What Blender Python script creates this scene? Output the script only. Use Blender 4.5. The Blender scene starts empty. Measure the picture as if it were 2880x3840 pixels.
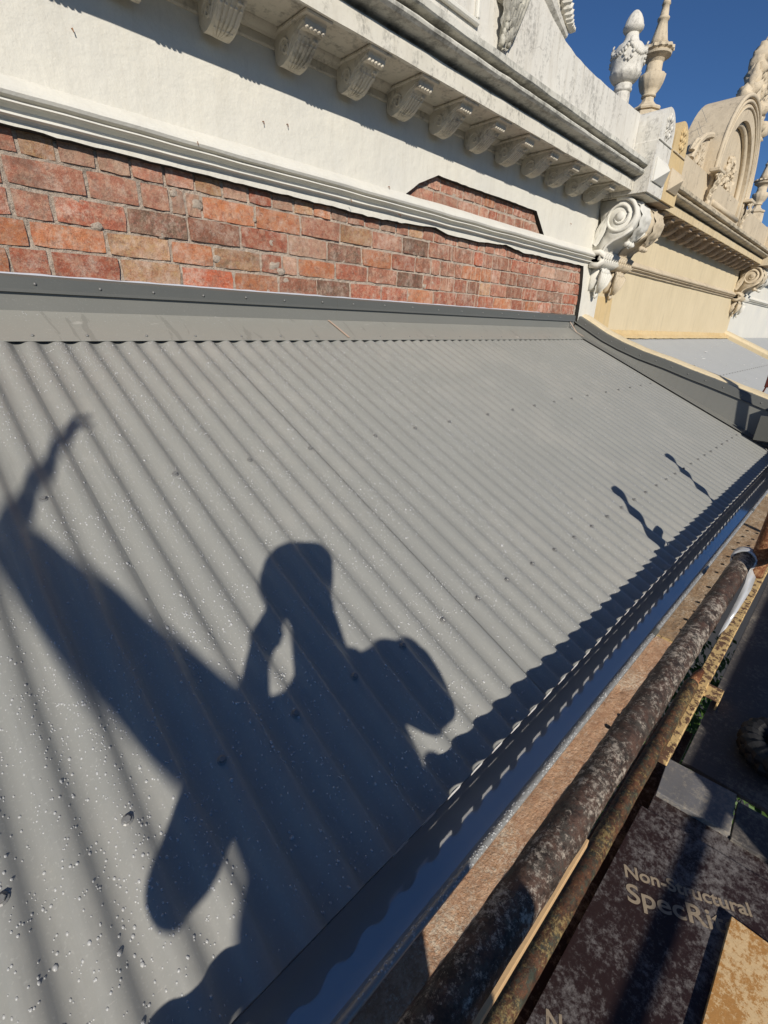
import bpy, bmesh, math, random
from mathutils import Vector, Matrix, noise as mnoise
from mathutils.geometry import tessellate_polygon
random.seed(7)
S = bpy.context.scene
C = S.collection

# ------------------------------------------------------------------ camera
cam_d = bpy.data.cameras.new('camera'); cam = bpy.data.objects.new('camera', cam_d); C.objects.link(cam)
cam_d.sensor_fit = 'HORIZONTAL'; cam_d.sensor_width = 36.0; cam_d.lens = 36.0 * 1722.0 / 2880.0
cam_d.clip_start = 0.02; cam_d.clip_end = 3000
RX = Vector((0.71775576, -0.69570752, 0.02859555)); DN = Vector((-0.24643135, -0.29222248, -0.92405498)); FW = Vector((0.65122827, 0.65619895, -0.38118851))
cam.matrix_world = Matrix(((RX.x, -DN.x, -FW.x, 0), (RX.y, -DN.y, -FW.y, 0), (RX.z, -DN.z, -FW.z, 0), (0, 0, 0, 1)))
S.camera = cam

# ------------------------------------------------------------------ sky, sun, exposure
SUN = Vector((0.69, 1.0, -0.632)).normalized()          # direction the light travels
w = bpy.data.worlds.new('World'); S.world = w; w.use_nodes = True
nt = w.node_tree; nt.nodes.clear()
out = nt.nodes.new('ShaderNodeOutputWorld'); bg = nt.nodes.new('ShaderNodeBackground'); sky = nt.nodes.new('ShaderNodeTexSky')
sky.sky_type = 'NISHITA'; sky.sun_disc = False
sky.sun_elevation = math.asin(-SUN.z); sky.sun_rotation = math.atan2(-SUN.x, -SUN.y) % (2 * math.pi)
sky.altitude = 900; sky.air_density = 1.0; sky.dust_density = 0.0; sky.ozone_density = 9.5
bg.inputs['Strength'].default_value = 0.075
nt.links.new(sky.outputs[0], bg.inputs['Color']); nt.links.new(bg.outputs[0], out.inputs['Surface'])
sl = bpy.data.lights.new('sun', 'SUN'); sl.energy = 4.8; sl.angle = math.radians(0.53); sl.color = (1.0, 0.93, 0.82)
so = bpy.data.objects.new('sun', sl); C.objects.link(so); so.rotation_euler = SUN.to_track_quat('-Z', 'Y').to_euler(); so.location = (-5, -8, 8)
S.view_settings.view_transform = 'Standard'; S.view_settings.look = 'None'; S.view_settings.exposure = 0.0; S.view_settings.gamma = 1.0
S.view_settings.use_curve_mapping = False
S.render.engine = 'CYCLES'
S.cycles.use_denoising = True
S.cycles.max_bounces = 8; S.cycles.diffuse_bounces = 4; S.cycles.glossy_bounces = 4; S.cycles.transparent_max_bounces = 12
S.cycles.caustics_reflective = False; S.cycles.caustics_refractive = False

# ------------------------------------------------------------------ material helpers
def newmat(name):
    m = bpy.data.materials.new(name); m.use_nodes = True
    n = m.node_tree.nodes; n.clear()
    o = n.new('ShaderNodeOutputMaterial'); b = n.new('ShaderNodeBsdfPrincipled')
    m.node_tree.links.new(b.outputs[0], o.inputs['Surface'])
    return m, m.node_tree, b
def coord(t, scale=(1, 1, 1), rot=(0, 0, 0)):
    tc = t.nodes.new('ShaderNodeTexCoord'); mp = t.nodes.new('ShaderNodeMapping')
    mp.inputs['Scale'].default_value = scale; mp.inputs['Rotation'].default_value = rot
    t.links.new(tc.outputs['Object'], mp.inputs['Vector']); return mp.outputs[0]
def wcoord(t, scale=(1, 1, 1)):
    g = t.nodes.new('ShaderNodeNewGeometry'); mp = t.nodes.new('ShaderNodeMapping')
    mp.inputs['Scale'].default_value = scale
    t.links.new(g.outputs['Position'], mp.inputs['Vector']); return mp.outputs[0]
def noi(t, v, sc, det=6, rough=0.6, dist=0.0):
    n = t.nodes.new('ShaderNodeTexNoise'); n.inputs['Scale'].default_value = sc; n.inputs['Detail'].default_value = det
    n.inputs['Roughness'].default_value = rough; n.inputs['Distortion'].default_value = dist
    t.links.new(v, n.inputs['Vector']); return n.outputs['Fac']
def ramp(t, f, stops):
    r = t.nodes.new('ShaderNodeValToRGB'); e = r.color_ramp.elements
    while len(e) < len(stops): e.new(0.5)
    for i, (p, c) in enumerate(stops):
        e[i].position = p; e[i].color = (c if isinstance(c, tuple) else (c, c, c)) + (1,)
    t.links.new(f, r.inputs[0]); return r.outputs[0]
def mix(t, f, a, b, mode='MIX'):
    m = t.nodes.new('ShaderNodeMix'); m.data_type = 'RGBA'; m.blend_type = mode
    for s, v in ((m.inputs[0], f), (m.inputs[6], a), (m.inputs[7], b)):
        if isinstance(v, (int, float)): s.default_value = v
        elif isinstance(v, tuple): s.default_value = v + (1,)
        else: t.links.new(v, s)
    return m.outputs[2]
def mth(t, op, a, b=0.0):
    m = t.nodes.new('ShaderNodeMath'); m.operation = op
    for s, v in ((m.inputs[0], a), (m.inputs[1], b)):
        if isinstance(v, (int, float)): s.default_value = v
        else: t.links.new(v, s)
    return m.outputs[0]
def bump(t, b, h, strength, dist=0.01, prev=None):
    n = t.nodes.new('ShaderNodeBump'); n.inputs['Strength'].default_value = strength; n.inputs['Distance'].default_value = dist
    t.links.new(h, n.inputs['Height'])
    if prev: t.links.new(prev, n.inputs['Normal'])
    t.links.new(n.outputs[0], b.inputs['Normal']); return n.outputs[0]
def crackmask(t, v, sc, width, warp=0.25):
    n = t.nodes.new('ShaderNodeTexNoise'); n.inputs['Scale'].default_value = sc * 2.5; n.inputs['Detail'].default_value = 5
    t.links.new(v, n.inputs['Vector'])
    mv = t.nodes.new('ShaderNodeVectorMath'); mv.operation = 'MULTIPLY_ADD'; mv.inputs[1].default_value = (warp,) * 3
    t.links.new(n.outputs['Color'], mv.inputs[0]); t.links.new(v, mv.inputs[2])
    vo = t.nodes.new('ShaderNodeTexVoronoi'); vo.feature = 'DISTANCE_TO_EDGE'; vo.inputs['Scale'].default_value = sc
    t.links.new(mv.outputs[0], vo.inputs['Vector'])
    return ramp(t, vo.outputs['Distance'], [(0.0, 1.0), (width, 0.0)])

def plaster(name, col, col2, dirt=0.0, cracks=0.0, streak=0.0, bumpk=0.35, dirtcol=(0.09, 0.085, 0.075)):
    m, t, b = newmat(name); v = wcoord(t)
    base = mix(t, ramp(t, noi(t, v, 2.2, 8, 0.65), [(0.35, 0.0), (0.7, 1.0)]), col, col2)
    base = mix(t, ramp(t, noi(t, v, 38, 4), [(0.56, 0.0), (0.75, 0.35)]), base, tuple(c * 0.8 for c in col))
    if streak:
        vs = wcoord(t, (9, 9, 0.9)); st = ramp(t, noi(t, vs, 2.4, 6, 0.7), [(0.5, 0.0), (0.72, 1.0)])
        base = mix(t, mth(t, 'MULTIPLY', st, streak), base, (0.30, 0.25, 0.17))
    if dirt:
        vd = wcoord(t, (3.2, 3.2, 1.2)); d = noi(t, vd, 3.1, 10, 0.74); d2 = noi(t, v, 46, 6, 0.7)
        dm = ramp(t, mth(t, 'ADD', mth(t, 'MULTIPLY', d, 0.62), mth(t, 'MULTIPLY', d2, 0.38)), [(0.55 - dirt * 0.09, 0.0), (0.62 - dirt * 0.06, 0.45), (0.74, 0.95)])
        base = mix(t, dm, base, dirtcol)
    if cracks:
        cm = crackmask(t, v, cracks, 0.012, 0.22); g = ramp(t, noi(t, v, 1.7, 3), [(0.44, 0.0), (0.58, 1.0)])
        cm = mth(t, 'MULTIPLY', cm, g)
        base = mix(t, cm, base, (0.10, 0.085, 0.065))
    t.links.new(base, b.inputs['Base Color']); b.inputs['Roughness'].default_value = 0.82
    b.inputs['Specular IOR Level'].default_value = 0.25
    n1 = bump(t, b, noi(t, v, 14, 7, 0.6), bumpk, 0.012)
    bump(t, b, noi(t, v, 130, 4, 0.6), bumpk * 0.7, 0.002, n1)
    return m
M = {}
M['white'] = plaster('white_render', (0.68, 0.66, 0.59), (0.61, 0.60, 0.555), streak=0.10)
M['white_wall'] = plaster('white_wall_render', (0.675, 0.65, 0.572), (0.615, 0.60, 0.545), streak=0.13, dirt=0.0, bumpk=0.5)
M['cornice'] = plaster('cornice_render', (0.67, 0.64, 0.56), (0.60, 0.57, 0.49), dirt=0.42, cracks=0.0, streak=0.16)
M['crown'] = plaster('crown_stained_render', (0.64, 0.62, 0.55), (0.54, 0.525, 0.46), dirt=0.85, streak=0.12, dirtcol=(0.050, 0.050, 0.042))
M['parapet'] = plaster('parapet_cracked_render', (0.67, 0.65, 0.59), (0.60, 0.575, 0.52), dirt=0.42, cracks=3.2, streak=0.34)
M['carve'] = plaster('carved_render', (0.67, 0.645, 0.575), (0.56, 0.535, 0.48), dirt=0.55, bumpk=0.7)
M['carve_dark'] = plaster('stained_carving', (0.62, 0.60, 0.52), (0.38, 0.36, 0.30), dirt=1.5, bumpk=0.9)
M['soffit'] = plaster('soffit_render', (0.62, 0.57, 0.47), (0.53, 0.48, 0.39), dirt=0.5, streak=0.12)
M['tan'] = plaster('tan_render', (0.64, 0.54, 0.365), (0.58, 0.485, 0.32), streak=0.28, bumpk=0.25)
M['beige'] = plaster('beige_render', (0.60, 0.51, 0.375), (0.50, 0.42, 0.305), streak=0.3, dirt=0.22, bumpk=0.5, dirtcol=(0.15, 0.12, 0.09))
M['beige_crown'] = plaster('beige_stained_render', (0.60, 0.51, 0.37), (0.44, 0.38, 0.28), dirt=0.95, streak=0.3, dirtcol=(0.07, 0.06, 0.05))
M['ochre'] = plaster('ochre_render', (0.56, 0.41, 0.205), (0.62, 0.48, 0.27), streak=0.35)
M['ochre2'] = plaster('weathered_ochre_render', (0.58, 0.46, 0.28), (0.62, 0.52, 0.35), streak=0.45, dirt=0.2)
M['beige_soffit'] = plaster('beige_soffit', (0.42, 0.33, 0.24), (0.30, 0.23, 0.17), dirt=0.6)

def brickmat(name, c1, c2, c3, pale=0.35, runs=0.0):
    m, t, b = newmat(name); v = wcoord(t)
    oi = t.nodes.new('ShaderNodeObjectInfo')
    ad = t.nodes.new('ShaderNodeVectorMath'); ad.operation = 'ADD'; cb = t.nodes.new('ShaderNodeCombineXYZ')
    t.links.new(mth(t, 'MULTIPLY', oi.outputs['Random'], 40.0), cb.inputs[1]); t.links.new(v, ad.inputs[0]); t.links.new(cb.outputs[0], ad.inputs[1]); v2 = ad.outputs[0]
    base = mix(t, ramp(t, noi(t, v2, 30, 10, 0.85), [(0.44, 0.0), (0.56, 1.0)]), c1, c2)
    base = mix(t, ramp(t, noi(t, v2, 38, 10, 0.85), [(0.53, 0.0), (0.58, 0.9)]), base, c3)
    base = mix(t, mth(t, 'MULTIPLY', ramp(t, noi(t, v2, 24, 12, 0.88), [(0.48, 0.0), (0.56, 1.0)]), pale), base, (0.50, 0.335, 0.235))
    base = mix(t, mth(t, 'MULTIPLY', ramp(t, noi(t, v2, 90, 6, 0.8), [(0.55, 0.0), (0.66, 1.0)]), 0.55), base, (0.50, 0.36, 0.27))
    base = mix(t, ramp(t, noi(t, v, 7, 10, 0.8), [(0.60, 0.0), (0.70, 0.75)]), base, (0.11, 0.085, 0.07))
    sm1 = ramp(t, noi(t, v, 11, 14, 0.86), [(0.50, 0.0), (0.60, 1.0)]); base = mix(t, mth(t, 'MULTIPLY', sm1, 0.55), base, (0.56, 0.44, 0.36))
    so1 = ramp(t, noi(t, wcoord(t, (1, 1, 1.5)), 4.2, 12, 0.8), [(0.52, 0.0), (0.62, 1.0)]); base = mix(t, mth(t, 'MULTIPLY', so1, 0.52), base, (0.12, 0.085, 0.065))
    if runs:
        vs = wcoord(t, (26, 26, 1.4)); rr = ramp(t, noi(t, vs, 1.6, 4, 0.6), [(0.57, 0.0), (0.62, 1.0)])
        tx = t.nodes.new('ShaderNodeSeparateXYZ'); t.links.new(wcoord(t), tx.inputs[0])
        rx = ramp(t, mth(t, 'MULTIPLY', tx.outputs[0], 0.2), [(0.44, 0.0), (0.54, 1.0)])
        base = mix(t, mth(t, 'MULTIPLY', mth(t, 'MULTIPLY', rr, rx), runs), base, (0.50, 0.36, 0.27))
    hv = t.nodes.new('ShaderNodeHueSaturation'); t.links.new(base, hv.inputs['Color'])
    rv = ramp(t, oi.outputs['Random'], [(0.0, 0.95), (1.0, 1.36)]); t.links.new(rv, hv.inputs['Value'])
    t.links.new(hv.outputs[0], b.inputs['Base Color']); b.inputs['Roughness'].default_value = 0.9; b.inputs['Specular IOR Level'].default_value = 0.15
    n1 = bump(t, b, noi(t, v2, 34, 10, 0.8), 1.0, 0.010); bump(t, b, noi(t, v, 170, 5, 0.7), 0.7, 0.003, n1)
    return m
BR = {'red': brickmat('brick_red', (0.36, 0.115, 0.065), (0.29, 0.09, 0.058), (0.16, 0.07, 0.05), 0.5, 0.8),
      'pink': brickmat('brick_pink', (0.39, 0.175, 0.115), (0.33, 0.13, 0.085), (0.20, 0.10, 0.075), 0.6, 0.8),
      'orange': brickmat('brick_orange', (0.44, 0.175, 0.08), (0.38, 0.135, 0.07), (0.22, 0.095, 0.06), 0.5, 0.8),
      'bright': brickmat('brick_bright', (0.45, 0.12, 0.058), (0.38, 0.10, 0.055), (0.25, 0.08, 0.05), 0.3, 0.6),
      'brown': brickmat('brick_brown', (0.235, 0.105, 0.068), (0.30, 0.115, 0.072), (0.13, 0.078, 0.055), 0.45, 0.7),
      'dark': brickmat('brick_dark', (0.135, 0.09, 0.062), (0.23, 0.10, 0.07), (0.085, 0.063, 0.05), 0.35, 0.6),
      'tan': brickmat('brick_tan', (0.43, 0.27, 0.14), (0.36, 0.165, 0.09), (0.22, 0.12, 0.075), 0.7, 0.4),
      'grey': brickmat('brick_grey', (0.34, 0.215, 0.15), (0.36, 0.185, 0.13), (0.22, 0.14, 0.105), 0.7, 0.5)}
def mk_mortar():
    m, t, b = newmat('lime_mortar'); v = wcoord(t)
    base = mix(t, noi(t, v, 22, 8, 0.7), (0.66, 0.56, 0.46), (0.46, 0.37, 0.29))
    base = mix(t, ramp(t, noi(t, v, 70, 6, 0.7), [(0.62, 0.0), (0.7, 1.0)]), base, (0.66, 0.60, 0.52))
    base = mix(t, ramp(t, noi(t, v, 5, 6, 0.7), [(0.58, 0.0), (0.7, 0.8)]), base, (0.12, 0.10, 0.085))
    t.links.new(base, b.inputs['Base Color']); b.inputs['Roughness'].default_value = 0.95
    n1 = bump(t, b, noi(t, v, 45, 8, 0.75), 1.0, 0.02); bump(t, b, noi(t, v, 150, 5, 0.7), 0.9, 0.006, n1); return m
M['mortar'] = mk_mortar()
def mk_metal(name, col, rough, wet=0.0, spots=True, marks=False, runs=False):
    m, t, b = newmat(name); v = wcoord(t)
    base = mix(t, noi(t, v, 3.0, 6, 0.6), col, tuple(c * 0.9 for c in col))
    if spots:
        base = mix(t, ramp(t, noi(t, v, 210, 3, 0.5), [(0.60, 0.0), (0.72, 0.5)]), base, tuple(min(1, c * 1.35) for c in col))
    if runs:      # faint dirt runs down the slope, dry dusty patches and a few scuffs
        vr = wcoord(t, (30, 1.3, 1.3)); rr_ = ramp(t, noi(t, vr, 1.5, 7, 0.7), [(0.52, 0.0), (0.66, 1.0)])
        base = mix(t, mth(t, 'MULTIPLY', rr_, 0.30), base, tuple(c * 0.72 for c in col))
        dd_ = ramp(t, noi(t, v, 1.6, 8, 0.75), [(0.5, 0.0), (0.62, 1.0)]); base = mix(t, mth(t, 'MULTIPLY', dd_, 0.22), base, (0.37, 0.355, 0.32))
        sc_ = ramp(t, noi(t, wcoord(t, (9, 30, 30)), 2.2, 6, 0.75), [(0.68, 0.0), (0.71, 1.0)]); base = mix(t, mth(t, 'MULTIPLY', sc_, 0.35), base, (0.46, 0.43, 0.39))
    if marks:
        vs = wcoord(t, (14, 3, 3)); mm = ramp(t, noi(t, vs, 1.1, 8, 0.62, 0.8), [(0.60, 0.0), (0.615, 1.0)])
        base = mix(t, mth(t, 'MULTIPLY', mm, 0.45), base, tuple(c * 0.62 for c in col))
        m2 = ramp(t, noi(t, wcoord(t, (2, 8, 8)), 2.6, 8, 0.6, 0.5), [(0.66, 0.0), (0.68, 1.0)])
        base = mix(t, mth(t, 'MULTIPLY', m2, 0.5), base, (0.47, 0.45, 0.41))
    t.links.new(base, b.inputs['Base Color']); b.inputs['Roughness'].default_value = rough
    b.inputs['Specular IOR Level'].default_value = 0.45
    rr = ramp(t, noi(t, v, 7, 5, 0.6), [(0.3, max(0.02, rough - 0.10)), (0.7, rough + 0.10)]); t.links.new(rr, b.inputs['Roughness'])
    if wet: b.inputs['Coat Weight'].default_value = wet; b.inputs['Coat Roughness'].default_value = 0.08
    bump(t, b, noi(t, v, 60, 4, 0.6), 0.06, 0.003)
    return m
M['roof'] = mk_metal('painted_roof_steel', (0.268, 0.270, 0.252), 0.42, 0.12, runs=True)
[n for n in M['roof'].node_tree.nodes if n.type == 'BSDF_PRINCIPLED'][0].inputs['Diffuse Roughness'].default_value = 0.15
M['flash'] = mk_metal('painted_flashing_steel', (0.285, 0.28, 0.25), 0.45, 0.1, marks=True)
M['upstand'] = mk_metal('damp_upstand_steel', (0.185, 0.185, 0.168), 0.4, 0.15)
M['flash2'] = mk_metal('painted_cap_steel', (0.105, 0.108, 0.100), 0.45, 0.1, marks=False)
M['gutter'] = mk_metal('wet_gutter_steel', (0.74, 0.74, 0.73), 0.12, 0.6, spots=False)
[n for n in M['gutter'].node_tree.nodes if n.type == 'BSDF_PRINCIPLED'][0].inputs['Metallic'].default_value = 0.45
for l_ in list(M['gutter'].node_tree.links):
    if l_.to_socket.name in ('Roughness', 'Normal') and l_.to_node.type == 'BSDF_PRINCIPLED': M['gutter'].node_tree.links.remove(l_)
[n for n in M['gutter'].node_tree.nodes if n.type == 'BSDF_PRINCIPLED'][0].inputs['Roughness'].default_value = 0.06
M['gutter_lip'] = mk_metal('gutter_lip_steel', (0.25, 0.25, 0.24), 0.35, 0.6)
M['oldroof'] = mk_metal('weathered_roof_steel', (0.36, 0.37, 0.37), 0.55, 0.0)
def flat(name, col, rough=0.6, spec=0.4, metal=0.0):
    m, t, b = newmat(name); b.inputs['Roughness'].default_value = rough; b.inputs['Specular IOR Level'].default_value = spec; b.inputs['Metallic'].default_value = metal
    v = coord(t); base = mix(t, noi(t, v, 12, 5), col, tuple(c * 0.75 for c in col)); t.links.new(base, b.inputs['Base Color']); return m
M['gutter_back'] = flat('grey_fascia_paint', (0.50, 0.50, 0.49), 0.7)
M['kerf_shade'] = flat('shade_black_saw_cut', (0.028, 0.027, 0.023), 0.9)  # near-black edge colour stands in for the shade under the cut render
M['screw'] = flat('zinc_screw', (0.21, 0.21, 0.205), 0.4, 0.5, 0.1)
M['sealant'] = flat('white_sealant', (0.56, 0.58, 0.64), 0.5)
M['glint_edge'] = flat('glint_white_edge', (0.92, 0.92, 0.91), 0.45, 0.5, 0.0)  # whitened to put bright sun dashes into the gutter's reflection
M['black'] = flat('black_rubber', (0.012, 0.012, 0.013), 0.6)
M['tape'] = flat('silver_white_tape', (0.62, 0.63, 0.64), 0.25, 0.6, 0.3)
M['leaf'] = flat('leaf_green', (0.06, 0.12, 0.02), 0.6)
M['cloth'] = flat('dark_work_clothes', (0.03, 0.035, 0.05), 0.9)
M['skin'] = flat('skin', (0.45, 0.28, 0.2), 0.6)
M['bird'] = flat('bird_dropping_white', (0.8, 0.8, 0.78), 0.8)
M['peach'] = flat('bare_primer_patch', (0.55, 0.40, 0.30), 0.7)
M['redpaint'] = flat('dark_red_paint', (0.10, 0.02, 0.015), 0.5)
def mk_drop():
    m, t, b = newmat('water_drop'); o = [n for n in t.nodes if n.type == 'OUTPUT_MATERIAL'][0]; t.nodes.remove(b)
    tr = t.nodes.new('ShaderNodeBsdfTransparent'); gl = t.nodes.new('ShaderNodeBsdfGlossy'); gl.inputs['Roughness'].default_value = 0.22
    df = t.nodes.new('ShaderNodeBsdfDiffuse'); df.inputs['Color'].default_value = (0.85, 0.86, 0.86, 1)  # white diffuse share stands in for sunlight focused by the drop
    m0 = t.nodes.new('ShaderNodeMixShader'); m0.inputs[0].default_value = 0.38; t.links.new(tr.outputs[0], m0.inputs[1]); t.links.new(df.outputs[0], m0.inputs[2])
    fr = t.nodes.new('ShaderNodeFresnel'); fr.inputs['IOR'].default_value = 1.45
    ms = t.nodes.new('ShaderNodeMixShader'); t.links.new(fr.outputs[0], ms.inputs[0]); t.links.new(m0.outputs[0], ms.inputs[1]); t.links.new(gl.outputs[0], ms.inputs[2])
    t.links.new(ms.outputs[0], o.inputs['Surface']); return m
M['drop'] = mk_drop()
def mk_tube(name, dark, mid, pale, ac, k=0.5, bk=1.0):
    m, t, b = newmat(name); v = wcoord(t)
    base = mix(t, ramp(t, noi(t, v, 30, 10, 0.8), [(0.42, 0.0), (0.58, 1.0)]), dark, mid)
    base = mix(t, ramp(t, noi(t, wcoord(t, (0.8, 1, 1)), 48, 9, 0.8), [(0.5, 0.0), (0.6, 1.0)]), base, ac)
    base = mix(t, ramp(t, mth(t, 'ADD', mth(t, 'MULTIPLY', noi(t, v, 7, 4), 0.28), mth(t, 'MULTIPLY', noi(t, v, 85, 9, 0.85), 0.72)), [(0.525 - 0.03 * k, 0.0), (0.575, 1.0)]), base, pale)
    t.links.new(base, b.inputs['Base Color']); b.inputs['Roughness'].default_value = 0.62; b.inputs['Specular IOR Level'].default_value = 0.35
    n1 = bump(t, b, noi(t, v, 40, 8, 0.75), min(1.0, 0.8 * bk), 0.006 * bk); bump(t, b, noi(t, v, 200, 4, 0.7), 0.6, 0.002 * bk, n1); return m
M['tube1'] = mk_tube('grimy_scaffold_tube', (0.020, 0.014, 0.011), (0.10, 0.055, 0.038), (0.40, 0.345, 0.28), (0.07, 0.06, 0.048), 0.45)
M['tube2'] = mk_tube('mossy_scaffold_tube', (0.025, 0.018, 0.012), (0.12, 0.05, 0.025), (0.26, 0.19, 0.08), (0.045, 0.055, 0.04), 0.2)
M['rust'] = mk_tube('rusty_plank_steel', (0.50, 0.27, 0.155), (0.72, 0.47, 0.30), (0.78, 0.64, 0.48), (0.54, 0.31, 0.175), 0.6, 1.8)
M['rust_grey'] = mk_tube('rusty_grey_plank_steel', (0.30, 0.19, 0.11), (0.46, 0.31, 0.18), (0.66, 0.55, 0.41), (0.34, 0.25, 0.17), 0.5, 1.6)
M['rust_brown'] = mk_tube('rusted_brown_steel', (0.10, 0.035, 0.015), (0.24, 0.09, 0.035), (0.40, 0.22, 0.11), (0.15, 0.05, 0.02), 0.2)
def mk_yellow():
    m, t, b = newmat('flaking_yellow_paint'); v = wcoord(t)
    r = ramp(t, noi(t, v, 36, 8, 0.7), [(0.5, 0.0), (0.55, 1.0)])
    base = mix(t, r, (0.60, 0.42, 0.19), (0.13, 0.07, 0.04)); t.links.new(base, b.inputs['Base Color']); b.inputs['Roughness'].default_value = 0.7
    bump(t, b, r, 0.5, 0.003); return m
M['yellow'] = mk_yellow()
def mk_ply(name, base1, base2, stain, lo, hi, rough, sc=26):
    m, t, b = newmat(name); v = wcoord(t)
    c = mix(t, noi(t, wcoord(t, (1, 6, 1)), 3, 6), base1, base2)
    f = mth(t, 'ADD', mth(t, 'MULTIPLY', noi(t, v, 6, 4), 0.34), mth(t, 'MULTIPLY', noi(t, v, sc * 2.2, 9, 0.85), 0.66))
    r = ramp(t, f, [(lo, 0.0), (hi, 1.0)])
    c = mix(t, r, c, stain); t.links.new(c, b.inputs['Base Color'])
    rr = ramp(t, r, [(0.0, rough), (1.0, 0.8)]); t.links.new(rr, b.inputs['Roughness']); b.inputs['Specular IOR Level'].default_value = 0.35
    bump(t, b, noi(t, v, 70, 6, 0.7), 0.35, 0.003); return m
M['filmply'] = mk_ply('film_faced_plywood', (0.035, 0.02, 0.018), (0.025, 0.014, 0.013), (0.19, 0.175, 0.17), 0.49, 0.60, 0.35)
M['bareply'] = mk_ply('bare_plywood', (0.52, 0.27, 0.085), (0.44, 0.22, 0.07), (0.70, 0.50, 0.27), 0.505, 0.53, 0.6, 26)
M['greyply'] = mk_ply('weathered_grey_plywood', (0.085, 0.08, 0.078), (0.06, 0.055, 0.055), (0.24, 0.215, 0.18), 0.50, 0.62, 0.6, 24)
M['greyboard'] = mk_ply('weathered_grey_board', (0.19, 0.19, 0.20), (0.13, 0.125, 0.125), (0.36, 0.32, 0.26), 0.47, 0.60, 0.6, 30)
M['batten'] = mk_ply('bare_timber_edge', (0.62, 0.41, 0.22), (0.55, 0.36, 0.18), (0.40, 0.22, 0.10), 0.6, 0.66, 0.7, 90)
M['print'] = mk_ply('pale_stencil_print', (0.36, 0.29, 0.21), (0.30, 0.24, 0.17), (0.08, 0.06, 0.048), 0.545, 0.64, 0.7, 55)
def mk_asphalt():
    m, t, b = newmat('asphalt'); v = wcoord(t)
    c = mix(t, noi(t, v, 1.5, 8), (0.045, 0.045, 0.047), (0.07, 0.068, 0.065)); t.links.new(c, b.inputs['Base Color']); b.inputs['Roughness'].default_value = 0.9
    bump(t, b, noi(t, v, 90, 4), 0.4, 0.005); return m
M['asphalt'] = mk_asphalt()

# ------------------------------------------------------------------ object helpers
def tag(o, label=None, cat=None, group=None, kind=None):
    if label: o['label'] = label
    if cat: o['category'] = cat
    if group: o['group'] = group
    if kind: o['kind'] = kind
    return o
def thing(name, loc, label, cat, group=None):
    o = bpy.data.objects.new(name, None); C.objects.link(o); o.location = loc; o.empty_display_size = 0.05
    return tag(o, label, cat, group)
def wloc(o):
    v = Vector(o.location); p = o.parent
    while p is not None: v += Vector(p.location) + p.matrix_parent_inverse.translation * 0; p = p.parent
    return v
ABS = {}     # absolute origin of every object that may be a parent
def link(o, parent, loc=(0, 0, 0)):
    C.objects.link(o); ABS[o] = Vector(loc)
    if parent is not None:
        base = ABS.get(parent, Vector(parent.location)); o.parent = parent; o.location = Vector(loc) - base
    else: o.location = loc
    return o
def mesh_of(name, bm, mat, smooth=False):
    me = bpy.data.meshes.new(name); bmesh.ops.recalc_face_normals(bm, faces=bm.faces); bm.to_mesh(me); bm.free()
    for m in (mat if isinstance(mat, (list, tuple)) else [mat]): me.materials.append(m)
    if smooth: me.shade_smooth()
    return me
def obj(name, bm, mat, parent=None, loc=(0, 0, 0), smooth=False):
    """verts are given relative to loc"""
    return link(bpy.data.objects.new(name, mesh_of(name, bm, mat, smooth)), parent, loc)
def inst(name, me, parent, loc, rot=None):
    o = bpy.data.objects.new(name, me); link(o, parent, loc)
    if rot: o.rotation_euler = rot
    return o
def bx(bm, x0, x1, y0, y1, z0, z1, bev=0.0, jit=0.0):
    vs = [bm.verts.new((x + random.uniform(-jit, jit), y + random.uniform(-jit, jit), z + random.uniform(-jit, jit))) for x in (x0, x1) for y in (y0, y1) for z in (z0, z1)]
    fs = [bm.faces.new([vs[i] for i in f]) for f in ((0, 1, 3, 2), (4, 6, 7, 5), (0, 4, 5, 1), (2, 3, 7, 6), (0, 2, 6, 4), (1, 5, 7, 3))]
    if bev:
        es = {e for f in fs for e in f.edges}; bmesh.ops.bevel(bm, geom=list(es), offset=bev, segments=1, affect='EDGES')
    return vs
def sweepx(bm, prof, xs, closed=True, cap=True, jit=0.0, jf=6.0):
    """prof: list of (y,z); extruded along the x positions xs"""
    rings = []
    for x in xs:
        ring = []
        for (y, z) in prof:
            n = mnoise.noise(Vector((x * jf, y * jf * 2, z * jf * 2))) * jit if jit else 0
            n2 = mnoise.noise(Vector((x * jf + 31, y * jf * 2, z * jf * 2))) * jit if jit else 0
            ring.append(bm.verts.new((x, y + n, z + n2)))
        rings.append(ring)
    N = len(prof)
    for a, b in zip(rings, rings[1:]):
        for i in range(N if closed else N - 1):
            j = (i + 1) % N; bm.faces.new((a[i], a[j], b[j], b[i]))
    if closed and cap:
        bm.faces.new(list(reversed(rings[0]))); bm.faces.new(rings[-1])
    return rings
def extrude_poly(bm, pts, y0, y1, holes=(), edge_mat=0):
    """pts in (x,z), front face at y0 (towards the street), back at y1"""
    loops = [list(pts)] + [list(h) for h in holes]
    flatp = [p for l in loops for p in l]
    tris = tessellate_polygon([[Vector((p[0], p[1], 0)) for p in l] for l in loops])
    F = [bm.verts.new((p[0], y0, p[1])) for p in flatp]; B = [bm.verts.new((p[0], y1, p[1])) for p in flatp]
    for t in tris:
        try: bm.faces.new([F[i] for i in t]); bm.faces.new([B[i] for i in reversed(t)])
        except ValueError: pass
    k = 0
    for l in loops:
        n = len(l)
        for i in range(n):
            a, b = k + i, k + (i + 1) % n
            bm.faces.new((F[a], F[b], B[b], B[a])).material_index = edge_mat
        k += n
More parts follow.
